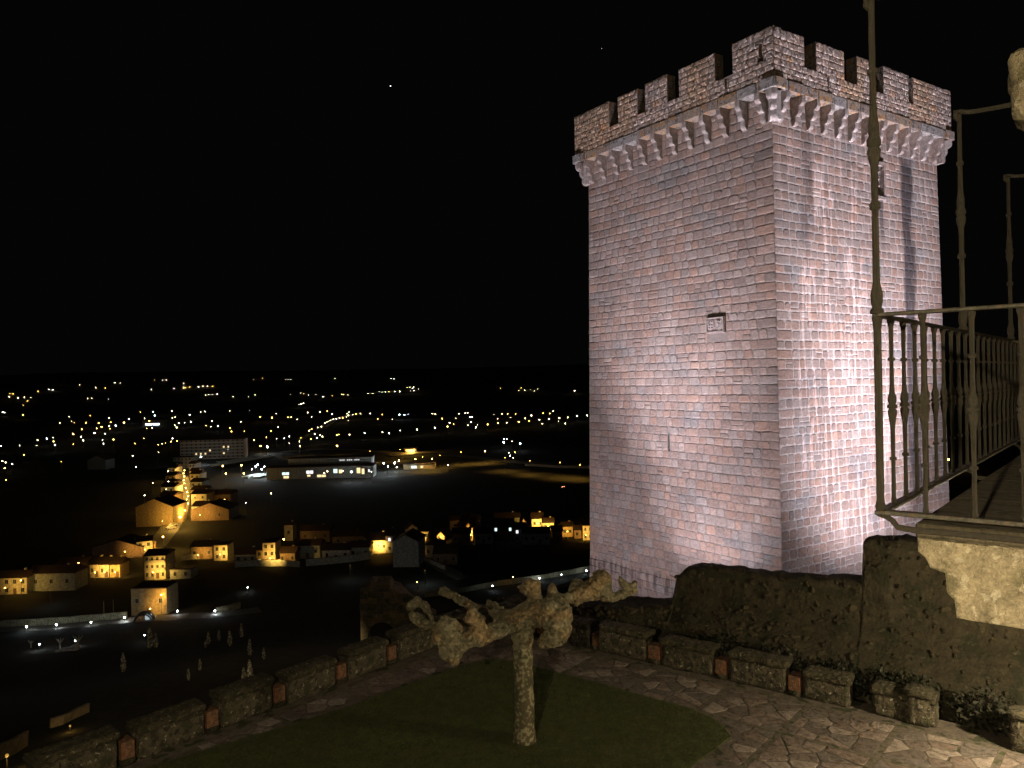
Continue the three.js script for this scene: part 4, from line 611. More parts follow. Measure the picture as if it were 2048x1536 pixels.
{ // fallen leaves on the paving and lawn
  const r = rng(606), P = []; for (let i = 0; i < 260; i++) { const c = ter(0.3 + 9 * r() * r(), 0.3 + 11 * r(), 0.012 + 0.02 * r()), a = r() * 6.28, s = 0.03 + 0.03 * r(), u = V(Math.cos(a), 0.3 * (r() - 0.5), Math.sin(a)), w = V(-Math.sin(a), 0.4 * (r() - 0.5), Math.cos(a)); P.push(...c.clone().addScaledVector(u, s).toArray(), ...c.clone().addScaledVector(w, s * 0.6).toArray(), ...c.clone().addScaledVector(u, -s).toArray(), ...c.clone().addScaledVector(u, s).toArray(), ...c.clone().addScaledVector(u, -s).toArray(), ...c.clone().addScaledVector(w, -s * 0.6).toArray()); }
  const g = new THREE.BufferGeometry(); g.setAttribute('position', new THREE.Float32BufferAttribute(P, 3)); g.computeVertexNormals(); const m = new THREE.Mesh(g, std({ color: lin(0.17, 0.11, 0.06), side: THREE.DoubleSide })); m.name = 'fallen_leaves'; tag(m, 'scattered dry leaves on the paving and lawn', 'leaves', null, 'stuff'); scene.add(m);
}
// ------------------------------------------------------------------ the town below
const SODIUM = new THREE.Color().setRGB(1, 0.56, 0.1), COOL = new THREE.Color().setRGB(0.82, 0.95, 1), AMBER = new THREE.Color().setRGB(1, 0.78, 0.42);
const wallM = { cream: std({ color: lin(0.62, 0.55, 0.42) }), white: std({ color: lin(0.72, 0.71, 0.68) }), ochre: std({ color: lin(0.52, 0.38, 0.2) }), grey: std({ color: lin(0.4, 0.42, 0.42) }), brown: std({ color: lin(0.3, 0.2, 0.13) }), pink: std({ color: lin(0.45, 0.3, 0.22) }) };
{ const b = bumpAt(0.7); for (const m of Object.values(wallM)) { m.bumpMap = b; m.bumpScale = 0.02; m.map = mapped(mottle(240, [0.8, 0.8, 0.8], [[[0.62, 0.6, 0.56], 0.12, 5, 0.25]], 8), 0.15); } const shared = wallM.cream.map; for (const m of Object.values(wallM)) m.map = shared; }
const roofM = std({ map: mapped(mottle(250, [0.09, 0.05, 0.035], [[[0.05, 0.035, 0.028], 0.08, 8, 0.2]], 12), 0.3), bumpMap: bumpAt(1), bumpScale: 0.05 });
const frameM = std({ color: lin(0.35, 0.33, 0.3) }), paneM = std({ color: lin(0.02, 0.022, 0.025), roughness: 0.15 }), woodM = std({ color: lin(0.12, 0.075, 0.045) }), poleM = std({ color: lin(0.12, 0.12, 0.12), metalness: 0.5, roughness: 0.5 }), stoneM = std({ map: mapped(parTex, 0.2), color: lin(3, 3, 2.8) });
const glow = (c, i) => std({ color: lin(0.1, 0.1, 0.1), emissive: c, emissiveIntensity: i });
const litPane = { warm: glow(new THREE.Color().setRGB(1, 0.72, 0.35), 1.6), cool: glow(new THREE.Color().setRGB(0.75, 1, 0.97), 1.4), pale: glow(new THREE.Color().setRGB(0.95, 0.95, 1), 1.3) };
const winFrame = merge([box(1.16, 0.1, 0.1, 0, 0.7, 0), box(1.3, 0.1, 0.16, 0, -0.75, 0.02), box(0.09, 1.4, 0.09, -0.53, 0, 0), box(0.09, 1.4, 0.09, 0.53, 0, 0), box(0.06, 1.36, 0.06, 0, 0, 0)]), winPane = box(1.0, 1.36, 0.03, 0, 0, 0);
function addWindow(parent, x, y, z, turn, w, h, pane = paneM) { const f = part(parent, 'window', winFrame, frameM, [x, y, z], [0, turn, 0]); f.scale.set(w / 1.15, h / 1.5, 1); part(f, pane === paneM ? 'pane' : 'lit_window_pane', winPane, pane, [0, 0, -0.02]); return f; }
// a house whose front stands on the ground at the given place of the picture, turned to the street
function house(name, label, { x0, x1, yb, h, d = 9, turn = 0, roof = 'ridge', rh = 2.2, wall = 'cream', win = [0, 0], lit = {}, door = true, balcony = false, chimney = true, sink = 1.5, near = 0 }, group) {
  const m = onGround((x0 + x1) / 2, yb), dist = m.length(), w = (x1 - x0) * -m.z / FPX / Math.cos(turn), face0 = Math.atan2(-m.x, -m.z) * 0 ; if (near) m.multiplyScalar(1 - near / dist);
  const t = thing(name, label, 'house', [m.x, H(m.x, m.z), m.z], turn, group), H0 = h, M = wallM[wall];
  if (roof === 'gable') { // gable towards the viewer
    const s = new THREE.Shape([[-w / 2, -sink], [w / 2, -sink], [w / 2, H0], [0, H0 + rh], [-w / 2, H0]].map(p => new THREE.Vector2(...p)));
    part(t, 'wall', metreUV(new THREE.ExtrudeGeometry(s, { depth: d, bevelEnabled: false }).translate(0, 0, -d)), M);
    const sl = Math.hypot(w / 2, rh), a = Math.atan2(rh, w / 2);
    const R = merge([-1, 1].map(k => box(sl + 0.5, 0.18, d + 0.7, 0, 0, 0).rotateZ(-k * a).translate(k * (w / 4 + 0.12), H0 + rh / 2 + 0.06, -d / 2))); part(t, 'roof', metreUV(R), roofM);
  } else {
    part(t, 'wall', metreUV(box(w, H0 + sink, d, 0, (H0 - sink) / 2, -d / 2)), M);
    if (roof === 'flat') part(t, 'roof', metreUV(merge([box(w + 0.3, 0.25, d + 0.3, 0, H0 + 0.13, -d / 2)])), roofM);
    else { const e = 0.45, hip = roof === 'hip' ? Math.min(w, d) * 0.45 : 0, P = [[-w / 2 - e, H0, e], [w / 2 + e, H0, e], [w / 2 + e, H0, -d - e], [-w / 2 - e, H0, -d - e], [-w / 2 - (hip ? -hip : e), H0 + rh, -d / 2], [w / 2 + (hip ? -hip : e), H0 + rh, -d / 2]], F = [[0, 1, 5], [0, 5, 4], [2, 3, 4], [2, 4, 5], [1, 2, 5], [3, 0, 4], [0, 3, 2], [0, 2, 1]], pos = F.flatMap(f => f.flatMap(i => P[i])); const g = new THREE.BufferGeometry(); g.setAttribute('position', new THREE.Float32BufferAttribute(pos, 3)); g.computeVertexNormals(); const R = part(t, 'roof', metreUV(g), roofM); R.position.y = 0.004; if (chimney) part(R, 'chimney', metreUV(box(0.7, 1.3, 0.7, w * 0.22, H0 + rh * 0.9, -d * 0.55)), M); }
  }
  const [nc, nr] = win; let ix = 0;
  for (let j = 0; j < nr; j++) for (let i = 0; i < nc; i++) { const x = (i + 0.5) / nc * w - w / 2, y = (j + 0.55) / nr * H0; if (door && j === 0 && i === Math.floor(nc / 2)) { part(t, 'door', box(1.1, 2.1, 0.08, x, 1.05, 0.03), woodM); ix++; continue; } addWindow(t, x, y, 0.03, 0, Math.min(1.15, w / nc * 0.5), Math.min(1.5, H0 / nr * 0.55), lit[ix] || paneM); if (balcony && j > 0) part(t, 'balcony', merge([box(w / nc * 0.85, 0.1, 0.7, x, y - 1, 0.35), box(w / nc * 0.85, 0.7, 0.04, x, y - 0.6, 0.68)]), frameM); ix++; }
  if (door && nc === 0) part(t, 'door', box(1.1, 2.1, 0.08, 0, 1.05, 0.03), woodM);
  return t;
}
const RX = rng(900);
house('town_house', 'tall narrow yellow lit house with gallery, left of the middle', { x0: 290, x1: 331, yb: 1160, h: 8.2, d: 9, turn: 0.05, win: [4, 3], balcony: true, wall: 'cream', rh: 1.6 });
house('town_house', 'three storey lit house with six square windows', { x0: 526, x1: 551, yb: 1131, h: 8.4, d: 8, turn: 0.02, win: [2, 3], door: false, wall: 'cream', roof: 'flat' });
house('town_house', 'dark annex with pale openings left of the six window house', { x0: 513, x1: 526, yb: 1131, h: 5.6, d: 7, win: [1, 2], wall: 'ochre', roof: 'flat', door: false, lit: { 0: litPane.warm } });
house('town_house', 'small pale house standing high behind the bright street lamp', { x0: 569, x1: 586, yb: 1082, h: 7, d: 6, win: [1, 1], door: false, wall: 'cream', rh: 1 });
house('town_house', 'lit house with two windows at the end of a pale wall', { x0: 428, x1: 455, yb: 1122, h: 6, d: 7, win: [2, 2], door: false, wall: 'cream', roof: 'flat' });
house('town_house', 'bright yellow lit house left of the grey gable', { x0: 738, x1: 774, yb: 1107, h: 5.2, d: 8, win: [3, 1], door: false, wall: 'cream', rh: 2.6 });
house('town_house', 'tall grey blank gable house in the middle', { x0: 786, x1: 838, yb: 1136, h: 9.5, d: 12, turn: -0.1, roof: 'gable', rh: 2.4, wall: 'grey', win: [0, 0], door: false });
house('town_house', 'dark house front with a white window, beside the grey gable', { x0: 772, x1: 787, yb: 1108, h: 7, d: 8, win: [1, 2], door: false, wall: 'grey', lit: { 1: litPane.pale } });
house('town_house', 'tall yellow lit house behind the grey gable', { x0: 815, x1: 836, yb: 1112, h: 11, d: 5, turn: 0.25, win: [1, 2], door: false, wall: 'cream', roof: 'gable', rh: 1.8, near: 2 });
house('town_house', 'yellow lit terrace house with two storeys right of the grey gable', { x0: 832, x1: 858, yb: 1112, h: 9.2, d: 7, win: [3, 3], wall: 'cream', roof: 'flat' });
house('town_house', 'lit house with dark hipped roof down the lane', { x0: 850, x1: 888, yb: 1118, h: 5.4, d: 8, win: [3, 1], wall: 'cream', roof: 'hip', rh: 1.8 });
house('town_house', 'small lit gable above the lane', { x0: 874, x1: 889, yb: 1085, h: 2.6, d: 6, roof: 'gable', rh: 1.6, wall: 'cream', door: false });
house('town_house', 'dark roofed house at the foot of the lane', { x0: 868, x1: 915, yb: 1132, h: 4.2, d: 9, roof: 'ridge', rh: 2.6, wall: 'brown', win: [3, 1] });
house('town_house', 'narrow orange lit house front', { x0: 939, x1: 946, yb: 1082, h: 5.4, d: 5, wall: 'ochre', roof: 'flat', door: false, win: [1, 2] });
house('town_house', 'dark house with amber gable, left of the white windows', { x0: 930, x1: 945, yb: 1070, h: 3.2, d: 8, roof: 'gable', rh: 1.8, wall: 'ochre', door: false });
house('town_house', 'wide dark house with two white lit windows', { x0: 985, x1: 1028, yb: 1082, h: 6.2, d: 9, win: [3, 2], wall: 'brown', door: false, rh: 2.6, lit: { 3: litPane.cool, 5: litPane.cool } });
house('town_house', 'dark house with one broad white lit window', { x0: 1029, x1: 1052, yb: 1084, h: 5.6, d: 8, win: [2, 2], wall: 'grey', door: false, rh: 2, lit: { 2: litPane.pale, 3: litPane.pale } });
house('town_house', 'small orange lit gable among the dark roofs', { x0: 1042, x1: 1053, yb: 1058, h: 2.2, d: 7, roof: 'gable', rh: 1.9, wall: 'ochre', door: false });
house('town_house', 'lit house with a tall slanting gable end', { x0: 1064, x1: 1087, yb: 1058, h: 4.6, d: 8, win: [2, 1], wall: 'cream', rh: 2.4, door: false });
house('town_house', 'brightest yellow lit house below the slanting gable', { x0: 1086, x1: 1108, yb: 1064, h: 3.8, d: 7, win: [2, 1], wall: 'cream', rh: 1.8, door: false });
house('town_house', 'grey house with shuttered front below the bright one', { x0: 1046, x1: 1100, yb: 1090, h: 4.6, d: 8, win: [4, 1], wall: 'grey', rh: 2 });
house('town_house', 'dim amber house near the keep with a dark window', { x0: 1124, x1: 1146, yb: 1074, h: 4.4, d: 7, win: [2, 1], wall: 'ochre', door: false, rh: 1.6 });
house('town_house', 'dim brown house between amber ones beside the keep', { x0: 1149, x1: 1171, yb: 1078, h: 3.6, d: 7, win: [2, 1], wall: 'pink', door: false, rh: 1.6 });
house('town_house', 'lit yellow house partly hidden by the keep', { x0: 1166, x1: 1186, yb: 1082, h: 6.2, d: 7, win: [2, 2], wall: 'cream', door: false, roof: 'flat' });
for (const [a, b, w, l] of [[180, 199, 'cream', 'left'], [200, 218, 'cream', 'middle'], [220, 240, 'ochre', 'right']]) house('row_house', `yellow lit house front under a dark roof, ${l} of three`, { x0: a, x1: b, yb: 1156, h: 4.6, d: 7, win: [2, 1], wall: w, rh: 2.2 }, 'three lit row houses');
house('gable_house', 'big blank ochre gable wall beside the lit street', { x0: 272, x1: 346, yb: 1053, h: 9.5, d: 16, roof: 'gable', rh: 4, wall: 'ochre', door: false });
house('gable_house', 'dim brown gable house right of the lit street', { x0: 382, x1: 458, yb: 1042, h: 5.6, d: 15, roof: 'gable', rh: 3.4, wall: 'brown', win: [2, 1], door: false });
house('town_house', 'low brown house with long pinkish wall below the ochre gable', { x0: 184, x1: 285, yb: 1116, h: 4.2, d: 12, roof: 'gable', rh: 3, wall: 'pink', door: false });
house('town_house', 'lit corner house where the street bends', { x0: 277, x1: 302, yb: 1112, h: 6, d: 8, turn: 0.5, wall: 'cream', win: [2, 2], rh: 1.6 });
house('town_house', 'orange lit house at the left edge', { x0: -10, x1: 54, yb: 1190, h: 5.6, d: 8, wall: 'cream', win: [4, 2], rh: 1.8 });
house('town_house', 'dim white house with sloping roof left of the row', { x0: 56, x1: 150, yb: 1182, h: 6.0, d: 8, wall: 'grey', win: [3, 1], rh: 2, door: false });
house('town_house', 'ochre plastered building lit by the lamp beside the park', { x0: 263, x1: 334, yb: 1231, h: 8.0, d: 8, wall: 'ochre', win: [3, 1], roof: 'flat', door: true });
house('town_house', 'grey low house behind the park building', { x0: 340, x1: 382, yb: 1158, h: 3.2, d: 6, wall: 'grey', roof: 'flat', door: false, win: [2, 1] });
house('town_house', 'pale house with round gable far left', { x0: 175, x1: 212, yb: 941, h: 8, d: 14, roof: 'gable', rh: 3.5, wall: 'grey', door: false });
house('town_house', 'tall pale block closing the top of the street', { x0: 347, x1: 383, yb: 938, h: 9, d: 12, roof: 'flat', wall: 'cream', win: [5, 3], door: false });
house('town_house', 'dark house with amber lamp light at its eaves, right of the street', { x0: 400, x1: 462, yb: 1010, h: 6, d: 12, roof: 'ridge', rh: 2, wall: 'brown', win: [4, 1], door: false });
// the two rows along the street
for (let i = 0; i < 7; i++) { const t = i / 6, y = lerp(1040, 946, Math.pow(t, 0.8)), xl = lerp(348, 352, t), w = lerp(34, 12, t); house('row_house', `dark roofed row house on the left of the lit street, ${['first', 'second', 'third', 'fourth', 'fifth', 'sixth', 'last'][i]} from below`, { x0: xl - w, x1: xl, yb: y, h: 6 + (i % 3), d: 12, wall: ['cream', 'ochre', 'white'][i % 3], win: [2, 2], rh: 2 }, 'row houses on the left of the street'); house('row_house', `dark roofed row house on the right of the lit street, ${['first', 'second', 'third', 'fourth', 'fifth', 'sixth', 'last'][i]} from below`, { x0: lerp(384, 378, t), x1: lerp(384, 378, t) + w, yb: y, h: 6 + ((i + 1) % 3), d: 12, wall: ['white', 'cream', 'ochre'][i % 3], win: [2, 2], rh: 2 }, 'row houses on the right of the street'); }
// dark houses between the lit ones, their garden walls towards us
const dark = [[590, 640, 1118, 5, 'grey'], [645, 700, 1122, 4, 'white'], [560, 590, 1128, 4, 'brown'], [700, 738, 1118, 4.5, 'grey'], [470, 512, 1128, 3.4, 'grey'], [382, 425, 1120, 5, 'brown'], [905, 940, 1092, 5, 'brown'], [950, 985, 1090, 4.6, 'grey'], [1105, 1125, 1082, 4, 'brown'], [112, 170, 1150, 4, 'brown'], [600, 660, 1085, 5, 'brown'], [665, 730, 1092, 4, 'brown'], [900, 960, 1062, 4.5, 'brown'], [990, 1040, 1056, 4.5, 'grey']];
dark.forEach(([a, b, y, h, w], i) => house('dark_house', ['unlit grey house between the six window house and the wall', 'unlit white walled house left of the yellow one', 'unlit brown house under the pale high house', 'unlit grey house next to the bright yellow one', 'unlit low grey house left of the six window house', 'unlit brown house by the long lit wall', 'unlit brown house left of the orange front', 'unlit grey house left of the white windows', 'unlit brown house right of the bright yellow ones', 'unlit brown house behind the dim white one', 'unlit brown house behind the garden walls', 'unlit brown house behind the yellow one', 'unlit brown house above the amber gable', 'unlit grey house above the white windows'][i], { x0: a, x1: b, yb: y, h, d: 8, wall: w, win: [3, 1], rh: 1.9 }));
// long pale walls
function longWall(label, px, h, thick = 0.4, m = wallM.white) { const P = px.map(q => onGround(...q)), t = thing('garden_wall', label, 'wall'); for (let i = 1; i < P.length; i++) { const a = P[i - 1], b = P[i], L = a.distanceTo(b), g = box(L, h + 1.5, thick, 0, (h - 1.5) / 2, 0), o = part(t, 'wall_section', metreUV(g), m, [(a.x + b.x) / 2, (a.y + b.y) / 2, (a.z + b.z) / 2]); o.rotation.order = 'YXZ'; o.rotation.set(0, Math.atan2(-(b.z - a.z), b.x - a.x), Math.atan2(b.y - a.y, Math.hypot(b.x - a.x, b.z - a.z))); const c = part(o, 'coping', box(L, 0.12, thick + 0.12, 0, h + 0.06, 0), stoneM); } return t; }
longWall('long pale wall brightly lit beside the two window house', [[362, 1122], [395, 1119], [430, 1116]], 2.0, 0.4, wallM.cream);
longWall('grey garden wall in front of the dark houses', [[470, 1136], [510, 1134], [560, 1132], [600, 1136]], 2.2, 0.4, wallM.grey);
longWall('pale garden wall below the unlit white house', [[612, 1134], [660, 1130], [705, 1124], [742, 1118]], 2.6, 0.4, wallM.grey);
longWall('stone roadside wall with small lamps at the lower left', [[-20, 1258], [60, 1256], [130, 1250], [185, 1246], [255, 1240]], 2.2, 0.5, stoneM);
longWall('short lit stretch of roadside wall right of the park', [[432, 1228], [455, 1225], [480, 1218]], 1.8, 0.5, stoneM);
longWall('stone wall of the road climbing towards the keep', [[850, 1196], [920, 1188], [1000, 1172], [1080, 1162], [1130, 1152], [1182, 1142]], 1.6, 0.5, stoneM);
longWall('orange lit wall in the bottom left corner', [[-20, 1530], [20, 1512], [52, 1492]], 1.6, 0.4, wallM.ochre);
longWall('short orange lit wall piece above the bottom left corner', [[100, 1458], [125, 1450], [176, 1426]], 1.2, 0.4, wallM.ochre);
longWall('yellow lit wall of the lane right of the grey gable', [[838, 1118], [862, 1130], [890, 1142]], 1.8, 0.4, wallM.cream);
longWall('low yellow lit wall along the broad road', [[1050, 932], [1110, 936], [1180, 938]], 1.8, 0.4, wallM.cream);
// streets and roads
const roadM = std({ map: mapped(mottle(260, [0.2, 0.18, 0.155], [[[0.13, 0.12, 0.11], 0.1, 8, 0.2]], 12), 0.2), roughness: 0.8 });
const drape = (px, w, lift = 0.35, name = 'road') => { const P = px.map(q => onGround(...q)), c = new THREE.CatmullRomCurve3(P), pts = c.getPoints(60).map(p => V(p.x, H(p.x, p.z), p.z)); return structure(name, ribbon(pts, w, lift), roadM); };
drape([[290, 1115], [318, 1085], [345, 1050], [360, 1020], [366, 980], [368, 930]], 9);
drape([[780, 912], [850, 906], [930, 914], [1000, 922], [1080, 928], [1200, 934]], 16);
drape([[560, 905], [640, 900], [720, 902], [800, 908]], 12);
drape([[838, 1112], [870, 1130], [900, 1146], [930, 1160]], 6);
drape([[600, 880], [640, 858], [700, 830]], 8);
drape([[-20, 1264], [100, 1258], [200, 1250], [300, 1240], [440, 1232], [520, 1222]], 6);
// large buildings further off
{
  const m = onGround(425, 918), t = thing('apartment_block', 'long five storey apartment block with balcony rows, behind the street', 'building', [m.x, m.y, m.z], 0.12), k = -m.z / FPX, W = 124 * k, Hh = 38 * k; part(t, 'wall', metreUV(box(W, Hh + 3, 14, 0, Hh / 2 - 1.5, -7)), wallM.pink); part(t, 'roof', box(W + 1, 0.5, 15, 0, Hh + 0.25, -7), roofM);
  const W2 = W / 14; for (let j = 0; j < 6; j++) { part(t, 'balcony_band', box(W * 0.97, 1.0, 1.0, 0, Hh * (j + 0.2) / 6, 0.5), wallM.cream); for (let i = 0; i < 14; i++) { const lit = [[5, 1], [3, 1], [4, 1], [9, 1], [6, 2], [9, 3], [10, 3]].some(q => q[0] === i && q[1] === j); addWindow(t, (i + 0.5) * W2 - W / 2, Hh * (j + 0.2) / 6 + 1.5, 0.03, 0, 1.6, 1.5, lit ? litPane.warm : paneM); } }
  const m2 = onGround(640, 958), t2 = thing('school_complex', 'long low flat roofed building with rows of lit windows', 'building', [m2.x, m2.y, m2.z], 0.03), k2 = -m2.z / FPX, w2 = 212 * k2;
  part(t2, 'wall', metreUV(box(w2, 24 * k2 + 3, 16, 0, 12 * k2 - 1.5, -8)), wallM.grey); part(t2, 'roof', box(w2 + 2, 0.5, 18, 0, 24 * k2 + 0.25, -8), roofM); part(t2, 'upper_wall', metreUV(box(w2 * 0.8, 14 * k2, 14, w2 * 0.06, 31 * k2, -20)), wallM.grey); part(t2, 'upper_roof', box(w2 * 0.82, 0.5, 15, w2 * 0.06, 38.4 * k2, -20), roofM);
  const at = (px, py, w, h, c) => addWindow(t2, (px - 640) * k2, (958 - py) * k2, 0.04, 0, w * k2, h * k2, litPane[c]);
  for (const q of [[572, 946, 16, 6, 'cool'], [573, 953, 12, 5, 'warm'], [620, 944, 16, 7, 'pale'], [618, 951, 7, 4, 'warm'], [643, 952, 20, 5, 'warm'], [671, 943, 9, 9, 'cool'], [681, 944, 7, 8, 'warm'], [703, 945, 5, 5, 'pale'], [717, 943, 8, 12, 'warm'], [726, 945, 6, 12, 'warm'], [738, 944, 4, 6, 'pale']]) at(...q);
  for (let i = 0; i < 12; i++) { const f = addWindow(t2, (674 + i * 3.8 - 640) * k2, (958 - 915 + 31 - 43 + 12) * k2, -12.9, 0, 2.6 * k2, 2.4 * k2, i % 4 === 3 ? paneM : litPane.pale); f.position.y = 33 * k2; }
  const m3 = onGround(822, 906), t3 = thing('filling_station', 'small bright kiosk with a yellow lit canopy by the broad road', 'kiosk', [m3.x, m3.y, m3.z]), k3 = -m3.z / FPX; part(t3, 'canopy', box(26 * k3, 0.8, 12, 0, 10 * k3, 2), wallM.cream); for (const x of [-10, 10]) part(t3, 'column', box(0.6, 10 * k3, 0.6, x * k3, 5 * k3, 5), frameM); part(t3, 'wall', box(20 * k3, 7 * k3, 6, 0, 3.5 * k3, -4), wallM.cream); for (let i = 0; i < 3; i++) addWindow(t3, (i - 1) * 6 * k3, 3.5 * k3, -0.95, 0, 4 * k3, 3.4 * k3, litPane.warm);
  const l3 = new THREE.PointLight(SODIUM, 900, 0, 2); l3.position.set(0, 7 * k3, 3); t3.add(l3);
  const m4 = onGround(826, 940), t4 = thing('sports_hall', 'low hall with a turquoise lit window right of the long building', 'building', [m4.x, m4.y, m4.z]), k4 = -m4.z / FPX; part(t4, 'wall', metreUV(box(62 * k4, 12 * k4, 14, 12 * k4, 5 * k4, -7)), wallM.ochre); part(t4, 'roof', box(64 * k4, 0.5, 15, 12 * k4, 11.2 * k4, -7), roofM); addWindow(t4, 2 * k4, 5 * k4, 0.05, 0, 13 * k4, 6 * k4, litPane.cool); addWindow(t4, 18 * k4, 5 * k4, 0.05, 0, 6 * k4, 5 * k4, litPane.warm);
  const m5 = onGround(305, 852), t5 = thing('lit_hall', 'far hall with a long bright bluish window band', 'building', [m5.x, m5.y, m5.z]), k5 = -m5.z / FPX; part(t5, 'wall', box(40 * k5, 12 * k5, 14, 0, 5 * k5, -7), wallM.grey); part(t5, 'roof', box(41 * k5, 0.6, 15, 0, 11.2 * k5, -7), roofM); addWindow(t5, 0, 3 * k5, 0.06, 0, 33 * k5, 4 * k5, glow(COOL, 4));
  // pale sloping car park decks, lit white
  const deck = std({ color: lin(0.5, 0.52, 0.46) }); [[[425, 935], [540, 914], 10, 'upper pale concrete deck catching white lamp light'], [[440, 928], [500, 918], 8, 'inner pale concrete deck in white lamp light'], [[500, 958], [530, 950], 14, 'low pale concrete deck left of the long building']].forEach(([a, b, w, lab]) => { const A = onGround(...a), B = onGround(...b), tt = thing('parking_deck', lab, 'deck', [0, 0, 0], 0, 'pale parking decks'); const o = part(tt, 'slab', metreUV(box(A.distanceTo(B), 0.4, w, 0, 0, 0)), deck, [(A.x + B.x) / 2, (A.y + B.y) / 2 + 1.2, (A.z + B.z) / 2]); o.rotation.y = Math.atan2(-(B.z - A.z), B.x - A.x); part(tt, 'edge_wall', box(A.distanceTo(B), 1.6, 0.3, 0, 0, 0), deck, [(A.x + B.x) / 2, (A.y + B.y) / 2 + 1.2, (A.z + B.z) / 2 + w * 0.3]).rotation.y = o.rotation.y; });
}
// ------------------------------------------------------------------ lamps
const headGeo = new THREE.IcosahedronGeometry(1, 1), poleGeo = new THREE.CylinderGeometry(0.06, 0.1, 1, 6).translate(0, 0.5, 0);
const glows = { s: glow(SODIUM, 46), a: glow(AMBER, 46), p: glow(new THREE.Color().setRGB(1, 0.9, 0.7), 50), w: glow(COOL, 60), dim: glow(SODIUM, 0.5), r: glow(new THREE.Color().setRGB(1, 0.3, 0.15), 20) };
let lampProto = null;
function lamp(label, group, px, py, size, kind, hgt = 7, cd = 0, name = 'street_lamp', wash = false) {
  const p = onGround(px, py, hgt), dist = Math.hypot(p.x, p.z), pxm = dist / 772; // metres to a pixel of the 1024 wide frame
  const t = thing(name, label, 'lamp', [p.x, p.y, p.z], 0, group), R = Math.max(0.13, size * pxm * 0.5);
  const pole = part(t, 'pole', poleGeo, poleM); pole.scale.set(1, hgt - R * 0.6, 1);
  const hd = part(t, 'lamp_head', headGeo, size < 0.12 ? glows.dim : glows[kind], [0, hgt, 0]); hd.scale.setScalar(R);
  if (cd && wash) { const l = new THREE.SpotLight(SODIUM, cd, 0, 1.0, 1, 2); l.position.set(0, hgt, -R - 0.1); l.target.position.set(0.5, hgt - 0.3, -6); l.shadow.radius = 6; l.castShadow = true; t.add(l, l.target); }
  else if (cd && name === 'road_lamp') { const l = new THREE.SpotLight(SODIUM, cd, 0, 1.25, 0.4, 2); l.position.set(0, hgt - R - 0.12, 0); l.target.position.set(0, 0, 0); l.shadow.radius = 6; l.castShadow = true; t.add(l, l.target); }
  else if (cd) { const l = new THREE.PointLight(kind === 'w' ? COOL : kind === 'a' ? AMBER : SODIUM, cd, 0, 2); l.position.set(0, hgt - R - 0.12, 0.0); l.shadow.radius = 6; l.castShadow = true; t.add(l); }
  return t;
}
const rows = (list, ox, oy, sc) => list.map(q => [ox + q[0] / sc, oy + q[1] / sc, q[2] || 0.55, q[3] || (q[1] % 3 ? 'a' : 's')]);
